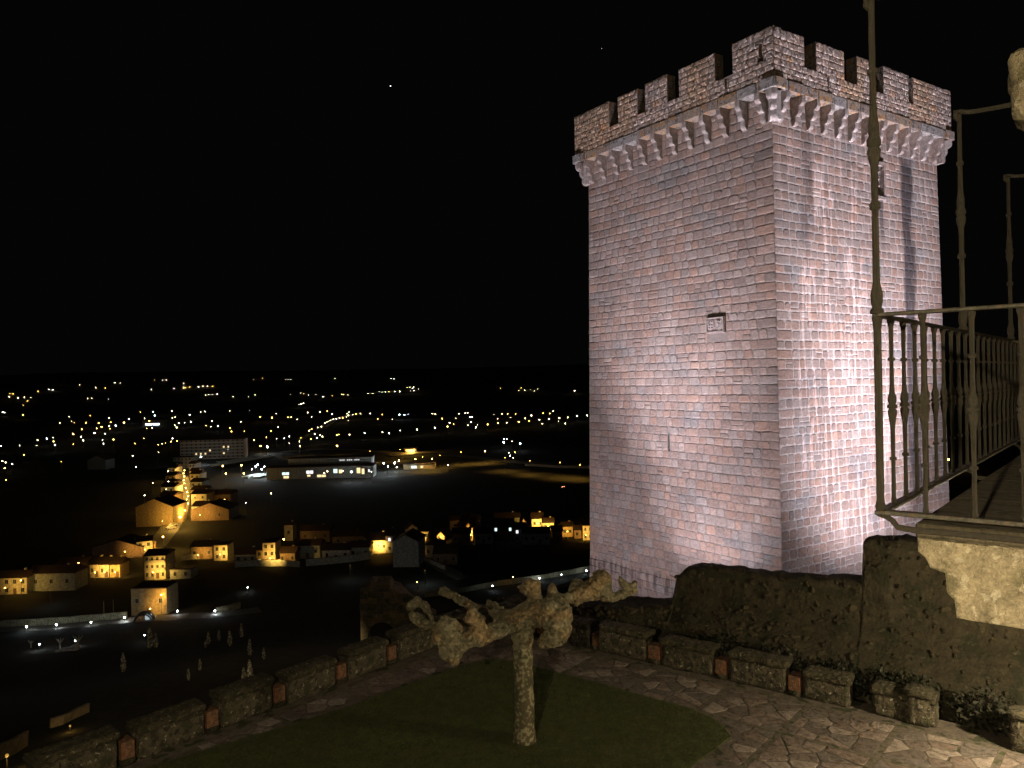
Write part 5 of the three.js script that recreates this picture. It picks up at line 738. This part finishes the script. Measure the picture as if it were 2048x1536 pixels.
const far = [
  ...rows([[100, 243, .4], [135, 243, .35], [95, 275], [183, 290], [250, 283, .35], [280, 318, .35], [315, 283, .25], [238, 363, .35], [390, 222, .35], [500, 203, .4], [540, 205, .4], [620, 128, .22], [785, 150, .22], [815, 152, .25], [978, 187, .4], [1078, 192, .45], [897, 292, .4], [940, 290, .35], [1115, 300, .3], [1177, 133, .45], [1232, 137, .25], [1550, 200, .3], [1705, 106, .35], [1580, 108, .22], [1665, 106, .25], [1783, 190, .25], [1880, 143, .4], [1880, 185, .6], [1900, 180, .35], [1943, 180, .45], [2033, 175, .55], [28, 433, .6], [48, 437, .45], [237, 462, .7],
    [708, 478, .45], [925, 468, .5], [612, 545, .5], [735, 527, .35], [760, 540, .3], [880, 543, .6], [1010, 543, .6, 's'], [1117, 497, .5], [1135, 537, .5, 's'], [1270, 540, 1, 's'], [1320, 503, .7, 'w'], [1185, 572, 1, 'w'], [1040, 585, .7], [990, 600, .7], [1120, 575, .7], [1125, 600, .6], [838, 612, .65], [750, 657, .8], [830, 685, .6], [968, 650, .8, 'w'], [1075, 655, .8, 'w'], [853, 722, .75], [1050, 718, .5], [1163, 714, .75], [1060, 758, .65], [750, 762, .5], [385, 722, .75], [480, 706, .7, 'w'], [545, 692, .5], [548, 735, .8], [565, 772, .9, 'w'], [375, 772, .4], [200, 773, .4], [10, 777, .5], [245, 873, .6], [25, 938, .8], [57, 955, .7], [125, 965, .7], [48, 1008, .9], [62, 1128, .6], [628, 945, .4],
    [1570, 430, .7, 'w'], [1585, 467, .5, 'w'], [1615, 515, .9, 'w'], [1530, 525, .6], [1480, 497, .4], [1500, 600, .4], [1558, 596, .6], [1437, 435, .3], [1757, 421, .55], [1793, 482, .4], [1765, 491, .5], [1830, 551, .6], [1790, 568, .5], [1810, 592, .7], [1890, 541, .55], [1942, 462, .65], [1955, 533, .65], [1473, 705, .5], [1383, 757, .6, 's'], [1767, 703, .6], [1750, 735, .6, 's'], [1815, 732, .6], [1660, 758, .4], [1690, 750, .4], [1620, 773, .35, 's'], [1623, 845, .25], [1358, 880, .7], [1392, 997, .5], [1723, 1040, .6], [1565, 1160, .5], [1700, 1228, .6], [1722, 1145, .4], [1480, 1287, .5]], 0, 740, 5.12),
  ...rows([[620, 100, .25], [705, 78, .25], [935, 100, .25], [957, 97, .25], [980, 97, .3], [1415, 85, .4], [1745, 78, .2], [1960, 88, .4], [1990, 85, .35], [83, 165, .55], [125, 163, .4], [170, 163, .6], [222, 165, .4], [152, 248, .45], [182, 240, .35], [222, 236, .3], [265, 237, .4], [420, 263, .4], [570, 262, .25], [635, 245, .3], [980, 238, .25], [1080, 225, .3], [1110, 234, .35], [1155, 243, .3], [1228, 238, .35], [1298, 261, .45], [1390, 255, .3], [1480, 240, .3], [1500, 243, .35], [1540, 245, .3], [1735, 233, .35], [1780, 229, .45], [1845, 213, .35], [1875, 215, .4], [1905, 217, .3], [1940, 213, .35], [1998, 210, .35], [2043, 210, .35], [1060, 340, .4], [1085, 335, .6], [1105, 325, .45],
    [103, 413, .55], [146, 408, .5], [391, 400, .5], [580, 397, .3], [8, 508, .6], [215, 503, .6], [495, 503, .6], [155, 543, .6], [204, 556, .5], [270, 550, .9, 'w'], [390, 570, .5], [404, 600, .7], [530, 600, .5], [533, 664, .6], [627, 690, .8], [685, 460, .9, 's'], [800, 467, 1, 's'], [955, 462, .7, 's'], [987, 460, .5], [840, 427, .4], [1047, 482, .4], [1147, 416, .55], [1187, 459, .45], [1267, 410, .6], [1340, 405, .5], [1388, 432, .7, 'w'], [1530, 427, .5], [1550, 410, .5], [1545, 445, .6], [1525, 458, .6], [1490, 468, .5], [1458, 470, .6], [1425, 477, .55], [1395, 482, .55], [1370, 494, .55], [1340, 505, .5], [1318, 520, .8], [1280, 553, .65], [1245, 563, .6], [1185, 579, .65], [1163, 592, .75], [1215, 628, .95, 's'], [1270, 638, .6], [1292, 652, .8], [1237, 663, .6, 's'], [1180, 676, .6, 's'], [1082, 663, .5], [1067, 700, .5], [969, 648, .65], [920, 668, .6, 'w'], [745, 660, .55], [860, 560, .4], [790, 597, .5, 's'], [845, 675, .4], [969, 722, .5],
    [1069, 743, .5], [1587, 437, .5], [1619, 432, .6], [1663, 427, .55], [1756, 427, .65], [1875, 435, .65], [1830, 480, .65], [1972, 485, .3], [2043, 437, 1, 'w'], [1432, 637, .8, 's'], [1452, 630, .5], [1555, 632, .75], [1703, 621, .9, 's'], [1877, 608, .7], [1940, 617, .8, 'w'], [1543, 497, .35], [148, 1132, .5], [788, 1206, .6], [545, 1303, .35, 'w']], 380, 740, 4.876),
  ...rows([[10, 92, .35], [40, 88, .35], [48, 215, .4], [97, 217, .45], [170, 180, .35], [200, 175, .35], [237, 172, .5], [225, 185, .3], [240, 208, .5], [205, 212, .35], [285, 190, .3], [1103, 186, .35], [1310, 177, .45], [1285, 203, .35], [1345, 206, .3], [1405, 195, .3], [1445, 212, .35], [1475, 190, .3], [1845, 209, .65], [145, 448, .7, 'w'], [180, 445, .4, 'w'], [420, 437, .6], [452, 445, .6], [522, 487, .75, 's'], [690, 437, .6], [750, 432, .6], [776, 428, .6], [660, 485, .4], [800, 472, .6], [820, 475, .6], [595, 526, .65], [637, 540, .6], [810, 523, .7, 'w'], [777, 554, .6], [858, 575, .7], [876, 547, .65], [975, 543, .75], [1080, 534, .7], [1167, 527, .75], [1287, 519, .75], [1391, 510, .7], [1493, 502, .75], [1588, 493, .8], [1693, 484, .75], [1775, 475, .7], [1870, 461, .75], [1970, 458, .6], [1120, 439, .6], [1175, 441, .6], [1253, 441, .5], [1413, 454, .95], [1530, 432, .5], [1598, 435, .6], [1632, 410, .7], [1350, 485, .5], [1200, 478, .35], [1075, 485, .5], [1038, 445, .35], [1520, 538, .5], [1750, 535, .6], [1685, 515, .4], [270, 595, .9], [100, 608, .5], [450, 578, .8], [575, 567, .85],
    [1140, 692, .8, 'w'], [1165, 692, .7, 'w'], [1135, 725, 1, 'w'], [1300, 738, 1.8, 'w'], [1220, 718, .5], [1188, 827, .5], [1247, 825, .6], [1198, 856, .9, 'w'], [1230, 883, .4], [580, 953, .7, 'w'], [1720, 1170, .45, 'r'], [1740, 1168, .35, 'r']], 780, 740, 4.995),
];
const zoneOf = (x) => x < 130 ? 'at the far left' : x < 250 ? 'left of the ochre gable' : x < 345 ? 'above the ochre gable' : x < 440 ? 'above the long street' : x < 530 ? 'above the apartment block' : x < 640 ? 'above the long flat building' : x < 740 ? 'along the slanting far road' : x < 830 ? 'above the kiosk' : x < 930 ? 'above the broad road' : x < 1060 ? 'left of the keep' : 'beside the keep';
const bandOf = (y) => y < 772 ? 'skyline' : y < 800 ? 'hillside' : y < 828 ? 'upper valley' : y < 850 ? 'middle valley' : y < 890 ? 'lower valley' : 'nearest valley';
const ordinal = (n) => n + (n % 10 === 1 && n !== 11 ? 'st' : n % 10 === 2 && n !== 12 ? 'nd' : n % 10 === 3 && n !== 13 ? 'rd' : 'th'), seen = {};
far.slice().sort((a, b) => a[0] - b[0]).forEach(([px, py, s, k]) => {
  const hill = py < 800, tint = k === 'w' ? 'cool white' : k === 'r' ? 'red' : 'warm', size = s < 0.38 ? 'tiny' : s < 0.66 ? 'small' : 'bright', key = tint + size + zoneOf(px) + bandOf(py); seen[key] = (seen[key] || 0) + 1;
  lamp(`${size} ${tint} ${hill ? 'far light' : 'street lamp'} ${zoneOf(px)}, ${bandOf(py)}, ${ordinal(seen[key])} from left`, hill ? 'far lights on the hills' : k === 'w' ? 'cool white town lights' : k === 'r' ? 'red lights on the field' : 'warm street lamps of the valley', px, py, s * (0.55 + 0.35 * RX()), k !== 'w' && k !== 'r' && RX() < 0.25 ? 'p' : k, 7, 0, hill ? 'far_light' : 'street_lamp');
});
// lamps near enough to light walls and roads
const G1 = 'lamps along the lit street', G2 = 'lamps beside the town houses', G3 = 'lamps along the broad road', G4 = 'low lamps on the roadside wall', G5 = 'lamps of the pale parking area';
let nStreet = 0, nRoad = 0, nPark = 0;
for (const [x, y, s] of [[369, 941, .6], [367, 947, .6], [368.5, 953, .7], [367.5, 961, .7], [369, 967.5, .5], [371.5, 977, .7], [374.5, 984.5, .75], [376, 993.5, .7], [373.5, 999, .5], [376, 1008, .75], [370, 1021, .8]]) lamp(`warm lamp in the string up the long street, ${ordinal(Math.round(++nStreet))} from its far end`, G1, x, y, s * 1.15, 's', 6, 620);
lamp('brightest lamp low on the long street', G1, 360.5, 1035, 1.5, 's', 6.5, 900); lamp('lamp at the bend at the foot of the street', G1, 326, 1075, 1.2, 's', 6.5, 700);
lamp('bright lamp below the small pale high house', G2, 567.5, 1080, 1.3, 's', 6, 160);
lamp('lamp in front of the orange house at the left edge', G2, 42, 1163, 0.8, 's', 6, 90);
lamp('small lamp above the three lit row houses', G2, 157, 1127, 0.7, 's', 5, 30);
lamp('lamp high on the ochre building by the park', G2, 322.5, 1190, 1.0, 's', 6.2, 60);
lamp('lamp at the eaves of the dark house right of the street', G2, 449, 1000.5, 1.1, 's', 6, 130);
// lamps lighting house fronts: they stand a few metres before the walls
for (const [x, y, f, cd, lab, hh] of [[306, 1166, 4.5, 110, 'lamp before the tall narrow gallery house', 4], [540, 1137, 4.5, 110, 'lamp before the six window house', 4], [440, 1127, 4, 70, 'lamp before the two window house', 3.5], [396, 1124, 3, 45, 'lamp before the long pale wall', 3], [755, 1112, 4, 120, 'lamp before the bright yellow house', 3.5], [845, 1120, 4, 140, 'lamp in the lane right of the grey gable', 4], [824, 1116, 4, 110, 'lamp at the side of the tall yellow house', 6], [872, 1124, 4, 70, 'lamp before the hipped roof house', 3.5], [881, 1090, 3, 40, 'lamp before the small gable above the lane', 3], [942, 1086, 3, 45, 'lamp before the narrow orange front', 3], [937, 1076, 4, 30, 'lamp before the amber gable', 4], [1048, 1062, 3, 40, 'lamp before the small orange gable', 3], [1076, 1062, 3.5, 70, 'lamp before the slanting gable house', 3.5], [1096, 1068, 3.5, 110, 'lamp before the brightest house near the keep', 3.5], [1135, 1080, 4, 35, 'lamp before the dim amber house', 3.5], [1172, 1088, 4, 90, 'lamp before the house half hidden by the keep', 3.5], [190, 1160, 3, 50, 'lamp before the left lit row house', 3], [209, 1160, 3, 40, 'lamp before the middle lit row house', 3], [230, 1160, 3, 50, 'lamp before the right lit row house', 3], [290, 1118, 4, 80, 'lamp before the corner house at the bend', 4], [325, 1062, 6, 160, 'lamp before the big ochre gable', 5], [250, 1122, 5, 40, 'lamp before the long pinkish wall', 4], [400, 1046, 6, 40, 'lamp before the brown gable house', 4], [10, 1196, 4, 40, 'second lamp before the orange house at the left edge', 4], [300, 1236, 4, 26, 'lamp at the foot of the ochre park building', 3]]) lamp(lab, G2, x, y - hh * FPX / onGround(x, y).length(), 0.22, 's', hh, cd * 4.4, 'street_lamp', true);
for (const [x, y, s] of [[600, 893, .4], [674, 892, 1.0], [740, 903, .3], [800, 900, .3], [831, 918.6, .8], [845, 914.5, .4], [864, 918, .8], [880, 912, .3], [922, 904, .4], [970, 903, 1.2], [1010, 916, .3], [1060, 922, .3], [1120, 926, .3], [1160, 930, .3]]) lamp(s > 1.1 ? 'tallest brightest lamp standing on the broad road' : `lamp along the broad yellow lit road, ${ordinal(++nRoad)} from its left end`, G3, x, y, s, 's', 10, s > 0.9 ? 1500 : 900, 'road_lamp');
for (const [x, y, s, k] of ([[521, 892, 1, 's'], [534.8, 893.8, 1.1, 'w'], [445.6, 932.4, 1.1, 's'], [451.8, 948, 1.1, 's'], [483, 931, 1, 's'], [487.7, 947, 1, 's'], [511, 934, .9, 'w'], [504, 939, .9, 'w'], [515.5, 929.5, .9, 'w'], [523.5, 939, .9, 'w'], [528.7, 934, .9, 'w'], [402, 914, .9, 'w'], [654.8, 943.6, .8, 'a'], [648.7, 946.7, .7, 'a'], [685, 942.4, .8, 'a'], [702.6, 944.5, .9, 'w'], [743, 943.6, .6, 'a'], [767.6, 926.6, 1.1, 'w'], [775.8, 932.8, 1.0, 'w'], [790, 925.6, 1.1, 'w'], [798, 921.5, .9, 'a'], [794, 934.8, .8, 'a'], [789, 927, .8, 'w']]).sort((a, b) => a[0] - b[0])) lamp(`${k === 'w' ? 'cool white' : 'warm'} lamp by the parking decks and long building, ${ordinal(++nPark)} from the left`, G5, x, y, s, k, 7, s > 0.85 ? (k === 'w' ? 520 : 120) : 0);
for (const [x, y, s, c, l] of [[53, 1254, 1.1, 14, 'leftmost on the roadside wall'], [113, 1250, 1.0, 14, 'second on the roadside wall'], [182, 1245, .9, 14, 'third on the roadside wall'], [249, 1235, 1.1, 16, 'beside the arched shelter'], [355, 1222, 1.2, 20, 'right of the ochre park building'], [430, 1223, 1.2, 20, 'at the short lit wall'], [1079, 1158, 1.1, 16, 'first on the road below the keep'], [1123, 1151, .6, 10, 'middle of the road below the keep'], [1173, 1142, 1.1, 16, 'touching the keep\'s edge'], [985, 1173, .7, 6, 'alone left of the road below the keep'], [495, 1176, .5, 4, 'alone in the dark gardens'], [79, 1290, 1.1, 8, 'between the small pollards'], [150, 1283, 1.0, 10, 'beside the right small pollard'], [289, 1272, .7, 3, 'below the arched shelter'], [543, 987, .4, 0, 'alone in the dark field']]) lamp(`${s > 0.95 ? 'bright' : 'small'} white low lamp ${l}`, G4, x, y, s, 'w', 1.4, c, 'low_lamp');
// added white fill lamps that lend grey gables and garden walls dim light
for (const [x, y, c, lab] of [[700, 1150, 26, 'added white fill lamp in the dark gardens below the pale walls'], [850, 1160, 45, 'added white fill lamp below the grey gable'], [100, 1200, 24, 'added white fill lamp below the dim white house']]) lamp(lab, 'added fill lamps in the dark gardens', x, y - 18, 0.08, 'w', 5, c);
for (const [x, y, l] of [[834, 1170, 'left'], [1026, 1160, 'right']]) lamp(`thin lit lamp column on the road below the keep, ${l} of two`, 'thin lit columns', x, y - 5, 0.4, 's', 3, 4, 'lit_column');
lamp('amber lamp seen through the balcony railing', null, 1897, 920, 1.2, 's', 7, 60);
lamp('lamp lighting the orange wall in the bottom left corner', null, 14, 1512, 0.1, 's', 1.2, 12); lamp('lamp lighting the short orange wall piece', null, 140, 1452, 0.1, 's', 0.9, 7);
{ const s = thing('star', 'single bright star in the black sky', 'star', atDepth(781, 172, 4000).toArray()); part(s, 'star_glow', headGeo, glow(new THREE.Color(1, 1, 1), 16)).scale.setScalar(1.25); const s2 = thing('star', 'faint small star near the keep', 'star', atDepth(1203, 97, 4000).toArray()); part(s2, 'star_glow', headGeo, glow(new THREE.Color(1, 0.7, 0.6), 3)).scale.setScalar(0.9); }
// ------------------------------------------------------------------ slope under the terrace: ruined arch, conifers, small lit trees, shelter
{
  const p = atDepth(782, 1300, 33), gy = H(p.x, p.z), k = 33 / FPX, top = atDepth(782, 1172, 33).y, t = thing('ruined_arch', 'dim ruined rubble wall with a dark round arch left of the tree', 'ruin', [p.x, gy, p.z], 0.1);
  const y = (py) => atDepth(782, py, 33).y - gy, x = (px) => (px - 782) * k;
  const pts = [[x(725), -2], [x(725), y(1200)], [x(732), y(1180)], [x(745), y(1170)], [x(780), y(1171)], [x(786), y(1180)], [x(800), y(1186)], [x(815), y(1205)], [x(850), y(1235)], [x(870), y(1245)], [x(870), -2]];
  const sh = new THREE.Shape(pts.map(q => new THREE.Vector2(q[0] + 0.05 * noise(q[0] * 5, q[1] * 5), q[1]))), hole = new THREE.Path(), cx = x(764), rr = 27 * k, cy = y(1270); hole.moveTo(cx - rr, y(1325)); hole.lineTo(cx - rr, cy); hole.absarc(cx, cy, rr, Math.PI, 0, true); hole.lineTo(cx + rr, y(1325)); hole.closePath(); sh.holes.push(hole);
  part(t, 'wall', metreUV(new THREE.ExtrudeGeometry(sh, { depth: 1.4, bevelEnabled: true, bevelSize: 0.06, bevelThickness: 0.06, bevelSegments: 2 }).translate(0, 0, -1.4)), std({ map: mapped(wallTex, 0.35), color: lin(1.8, 1.6, 1.4), bumpMap: bumpAt(0.8), bumpScale: 0.08 }));
  const r = rng(55), sg = []; for (let i = 0; i < 70; i++) { const px = 728 + 120 * r(), py = 1178 + 110 * r(); if (Math.hypot(px - 764, Math.max(0, 1270 - py)) < 34) continue; if (py < 1180 + Math.max(0, px - 790) * 0.9) continue; const o = part(t, 'stone', wornBlock(0.3 + 0.25 * r(), 0.2 + 0.1 * r(), 0.2, i, 0.03, 8), wallMats[2], [x(px), y(py), 0.0]); }
  const coniferM = std({ vertexColors: true, side: THREE.DoubleSide });
  // columnar conifers on the slope
  const cols = [[417, 1266, 1290], [438, 1262, 1282], [460, 1264, 1293], [483, 1250, 1275], [411, 1284, 1298], [500, 1282, 1312], [528, 1298, 1320], [400, 1320, 1342], [377, 1340, 1362], [500, 1325, 1366], [488, 1340, 1370], [300, 1260, 1298], [312, 1270, 1298], [247, 1310, 1345]];
  cols.forEach(([px, y0, y1], i) => {
    const g = onGround(px, y1), hM = Math.min(9, (y1 - y0) * -g.z / FPX), tt = thing('columnar_conifer', `slim pale speckled conifer on the dark slope, ${['left of the upper row', 'second of the upper row', 'third of the upper row', 'highest at the right of the upper row', 'short one under the upper row', 'standing alone right of the group', 'rightmost of the group', 'middle of the lower left pair', 'left of the lower left pair', 'tall one nearest the parapet', 'short one beside the tallest', 'tall one below the arched shelter', 'right one below the arched shelter', 'lowest at the far left'][i]}`, 'conifer', [g.x, g.y, g.z], 0, 'columnar conifers on the slope'), q = rng(700 + i), P = [], R = hM * 0.13, CC = [];
    for (let k = 0; k < 260; k++) { const v = q(), rad = R * Math.sin(Math.pow(v, 0.6) * Math.PI * 0.92 + 0.15) * (0.6 + 0.45 * q()), a = q() * 6.28, c = V(Math.cos(a) * rad, 0.1 + v * hM, Math.sin(a) * rad), u = V(q() - 0.5, q() + 0.3, q() - 0.5).normalize(), w = u.clone().cross(V(q() - 0.5, q() - 0.5, q() - 0.5)).normalize(), s = hM * 0.05; P.push(...c.clone().addScaledVector(w, s).toArray(), ...c.clone().addScaledVector(w, -s).toArray(), ...c.clone().addScaledVector(u, s * 2.2).toArray()); const b = q() < 0.3 ? 0.75 : 0.1 + 0.15 * q(); for (let n = 0; n < 3; n++) CC.push(b, b * 0.93, b * 0.72); }
    const gg = new THREE.BufferGeometry(); gg.setAttribute('position', new THREE.Float32BufferAttribute(P, 3)); gg.setAttribute('color', new THREE.Float32BufferAttribute(CC, 3)); gg.computeVertexNormals(); part(tt, 'crown', gg, coniferM); part(tt, 'trunk', new THREE.CylinderGeometry(hM * 0.02, hM * 0.035, hM * 0.9, 6).translate(0, hM * 0.45, 0), woodM);
  });
  // small lit pollards by the low road
  [[62, 1296, 14, 'left'], [120, 1300, 22, 'middle'], [156, 1300, 28, 'right']].forEach(([px, py, hp, l]) => { const g = onGround(px, py), k2 = -g.z / FPX, h = hp * k2, tt = thing('small_pollard', `small white lit pollard with forked limbs, ${l} of three below the road`, 'tree', [g.x, g.y, g.z], 0, 'small lit pollards'), limb = (a, b, r0, r1) => { const d = b.clone().sub(a), q = new THREE.CylinderGeometry(r1, r0, d.length(), 6); q.applyMatrix4(new THREE.Matrix4().compose(a.clone().add(b).multiplyScalar(0.5), new THREE.Quaternion().setFromUnitVectors(V(0, 1, 0), d.clone().normalize()), V(1, 1, 1))); return q; }; const pale = std({ color: lin(0.5, 0.48, 0.4) }); part(tt, 'trunk', limb(V(0, 0, 0), V(0, h * 0.6, 0), h * 0.07, h * 0.055), pale); part(tt, 'crown', merge([[-0.35, 1.0], [0.35, 1.0], [0.1, 1.05], [-0.15, 0.95]].map(([a, b]) => limb(V(0, h * 0.55, 0), V(a * h, b * h, 0), h * 0.05, h * 0.03))), pale); });
  { const g = onGround(285, 1246), k2 = -g.z / FPX, tt = thing('arched_shelter', 'dark arched shelter with a pale lit panel beside the road', 'shelter', [g.x, g.y, g.z], 0.2); const arc = new THREE.TorusGeometry(17 * k2, 1.6 * k2, 6, 20, Math.PI); part(tt, 'arch', merge([arc.clone(), arc.clone().translate(0, 0, -3), arc.clone().translate(0, 0, -1.5)]), poleM); part(tt, 'side_panel', box(1.2 * k2, 10 * k2, 3, -16 * k2, 5 * k2, -1.5), poleM); part(tt, 'lit_sign_panel', box(13 * k2, 12 * k2, 0.1, 7 * k2, 6 * k2, -2.6), glow(new THREE.Color().setRGB(0.7, 0.85, 0.9), 0.5)); }
  { const a = onGround(110, 1306), tt = thing('stone_bench', 'white stone bench and block lit by the low lamp', 'bench', [a.x, a.y, a.z], 0.3), k2 = -a.z / FPX; part(tt, 'seat', wornBlock(32 * k2, 0.4, 0.9, 3, 0.02, 2), wallM.white, [15 * k2, 0.1, 0]); part(tt, 'end_block', wornBlock(10 * k2, 1.6, 1.2, 4, 0.02, 2), wallM.white, [36 * k2, 0, 0.6]); }
}
{ // added floodlight under the left parapet, put in to brighten the slope conifers
  const p = ter(7, -0.75, -1.2), t = thing('floodlight', 'added fill floodlight on the terrace wall under the left parapet', 'floodlight', [p.x, p.y, p.z]); part(t, 'bracket', box(0.1, 0.1, 0.5, 0, 0, 0.2), hood);
  const hd = part(t, 'housing', merge([box(0.4, 0.3, 0.04, 0, 0, -0.12), box(0.4, 0.03, 0.22, 0, 0.15, 0), box(0.4, 0.03, 0.22, 0, -0.15, 0)]), hood); hd.lookAt(-52, -40, -145); part(hd, 'lamp_glass', box(0.34, 0.24, 0.02, 0, 0, 0.06), glow(WARM, 4));
  const s = new THREE.SpotLight(WARM, 5200, 0, 0.36, 1, 2); s.position.set(0, 0, 0.14); s.castShadow = true; s.shadow.radius = 5; hd.add(s); s.target.position.set(0, 0, 4); hd.add(s.target);
}
{ // cars parked where the street bends, and two bare poles by the park
  const prof = new THREE.Shape([[-2.1, 0.35], [2.1, 0.35], [2.15, 0.75], [1.35, 0.92], [0.75, 1.42], [-1.0, 1.46], [-1.7, 0.98], [-2.12, 0.9]].map(p => new THREE.Vector2(...p)));
  const body = new THREE.ExtrudeGeometry(prof, { depth: 1.5, bevelEnabled: true, bevelSize: 0.08, bevelThickness: 0.1, bevelSegments: 2 }).translate(0, 0, -0.75), wheel = new THREE.CylinderGeometry(0.32, 0.32, 0.22, 14).rotateX(Math.PI / 2), pane = merge([box(1.5, 0.36, 0.02, -0.15, 1.17, 0.87), box(1.5, 0.36, 0.02, -0.15, 1.17, -0.87)]);
  const paint = [lin(0.6, 0.6, 0.6), lin(0.7, 0.69, 0.66), lin(0.2, 0.22, 0.25), lin(0.55, 0.5, 0.4)].map(c => std({ color: c, roughness: 0.3, metalness: 0.2 })), tyre = std({ color: lin(0.02, 0.02, 0.02) });
  [[341, 1060, 'pale car parked lowest at the street bend'], [346, 1055, 'white car parked second at the street bend'], [351, 1048, 'dark car parked third at the street bend'], [355, 1030, 'pale car parked beside the brightest street lamp']].forEach(([x, y, lab], i) => { const g = onGround(x, y), c = thing('parked_car', lab, 'car', [g.x, g.y + 0.36, g.z], 0.9 + 0.1 * i, 'cars parked at the street bend'); part(c, 'body', body, paint[i]); part(c, 'side_windows', pane, paneM); for (const wx of [-1.3, 1.3]) for (const wz of [-0.75, 0.75]) part(c, 'wheel', wheel, tyre, [wx, 0.32, wz]); });
  [[208, 1232, 'left'], [227, 1230, 'right']].forEach(([x, y, l]) => { const g = onGround(x, y), h = 30 * -g.z / FPX, c = thing('bare_pole', `thin pale pole beside the roadside wall, ${l} of two`, 'pole', [g.x, g.y, g.z], 0, 'bare poles by the wall'); part(c, 'shaft', new THREE.CylinderGeometry(0.07, 0.12, h, 8).translate(0, h / 2, 0), wallM.white); part(c, 'cap', new THREE.SphereGeometry(0.14, 8, 6).translate(0, h, 0), poleM); });
}
scene.traverse(o => { if (o.isMesh) { o.castShadow = true; o.receiveShadow = true; } });
renderer.render(scene, camera);
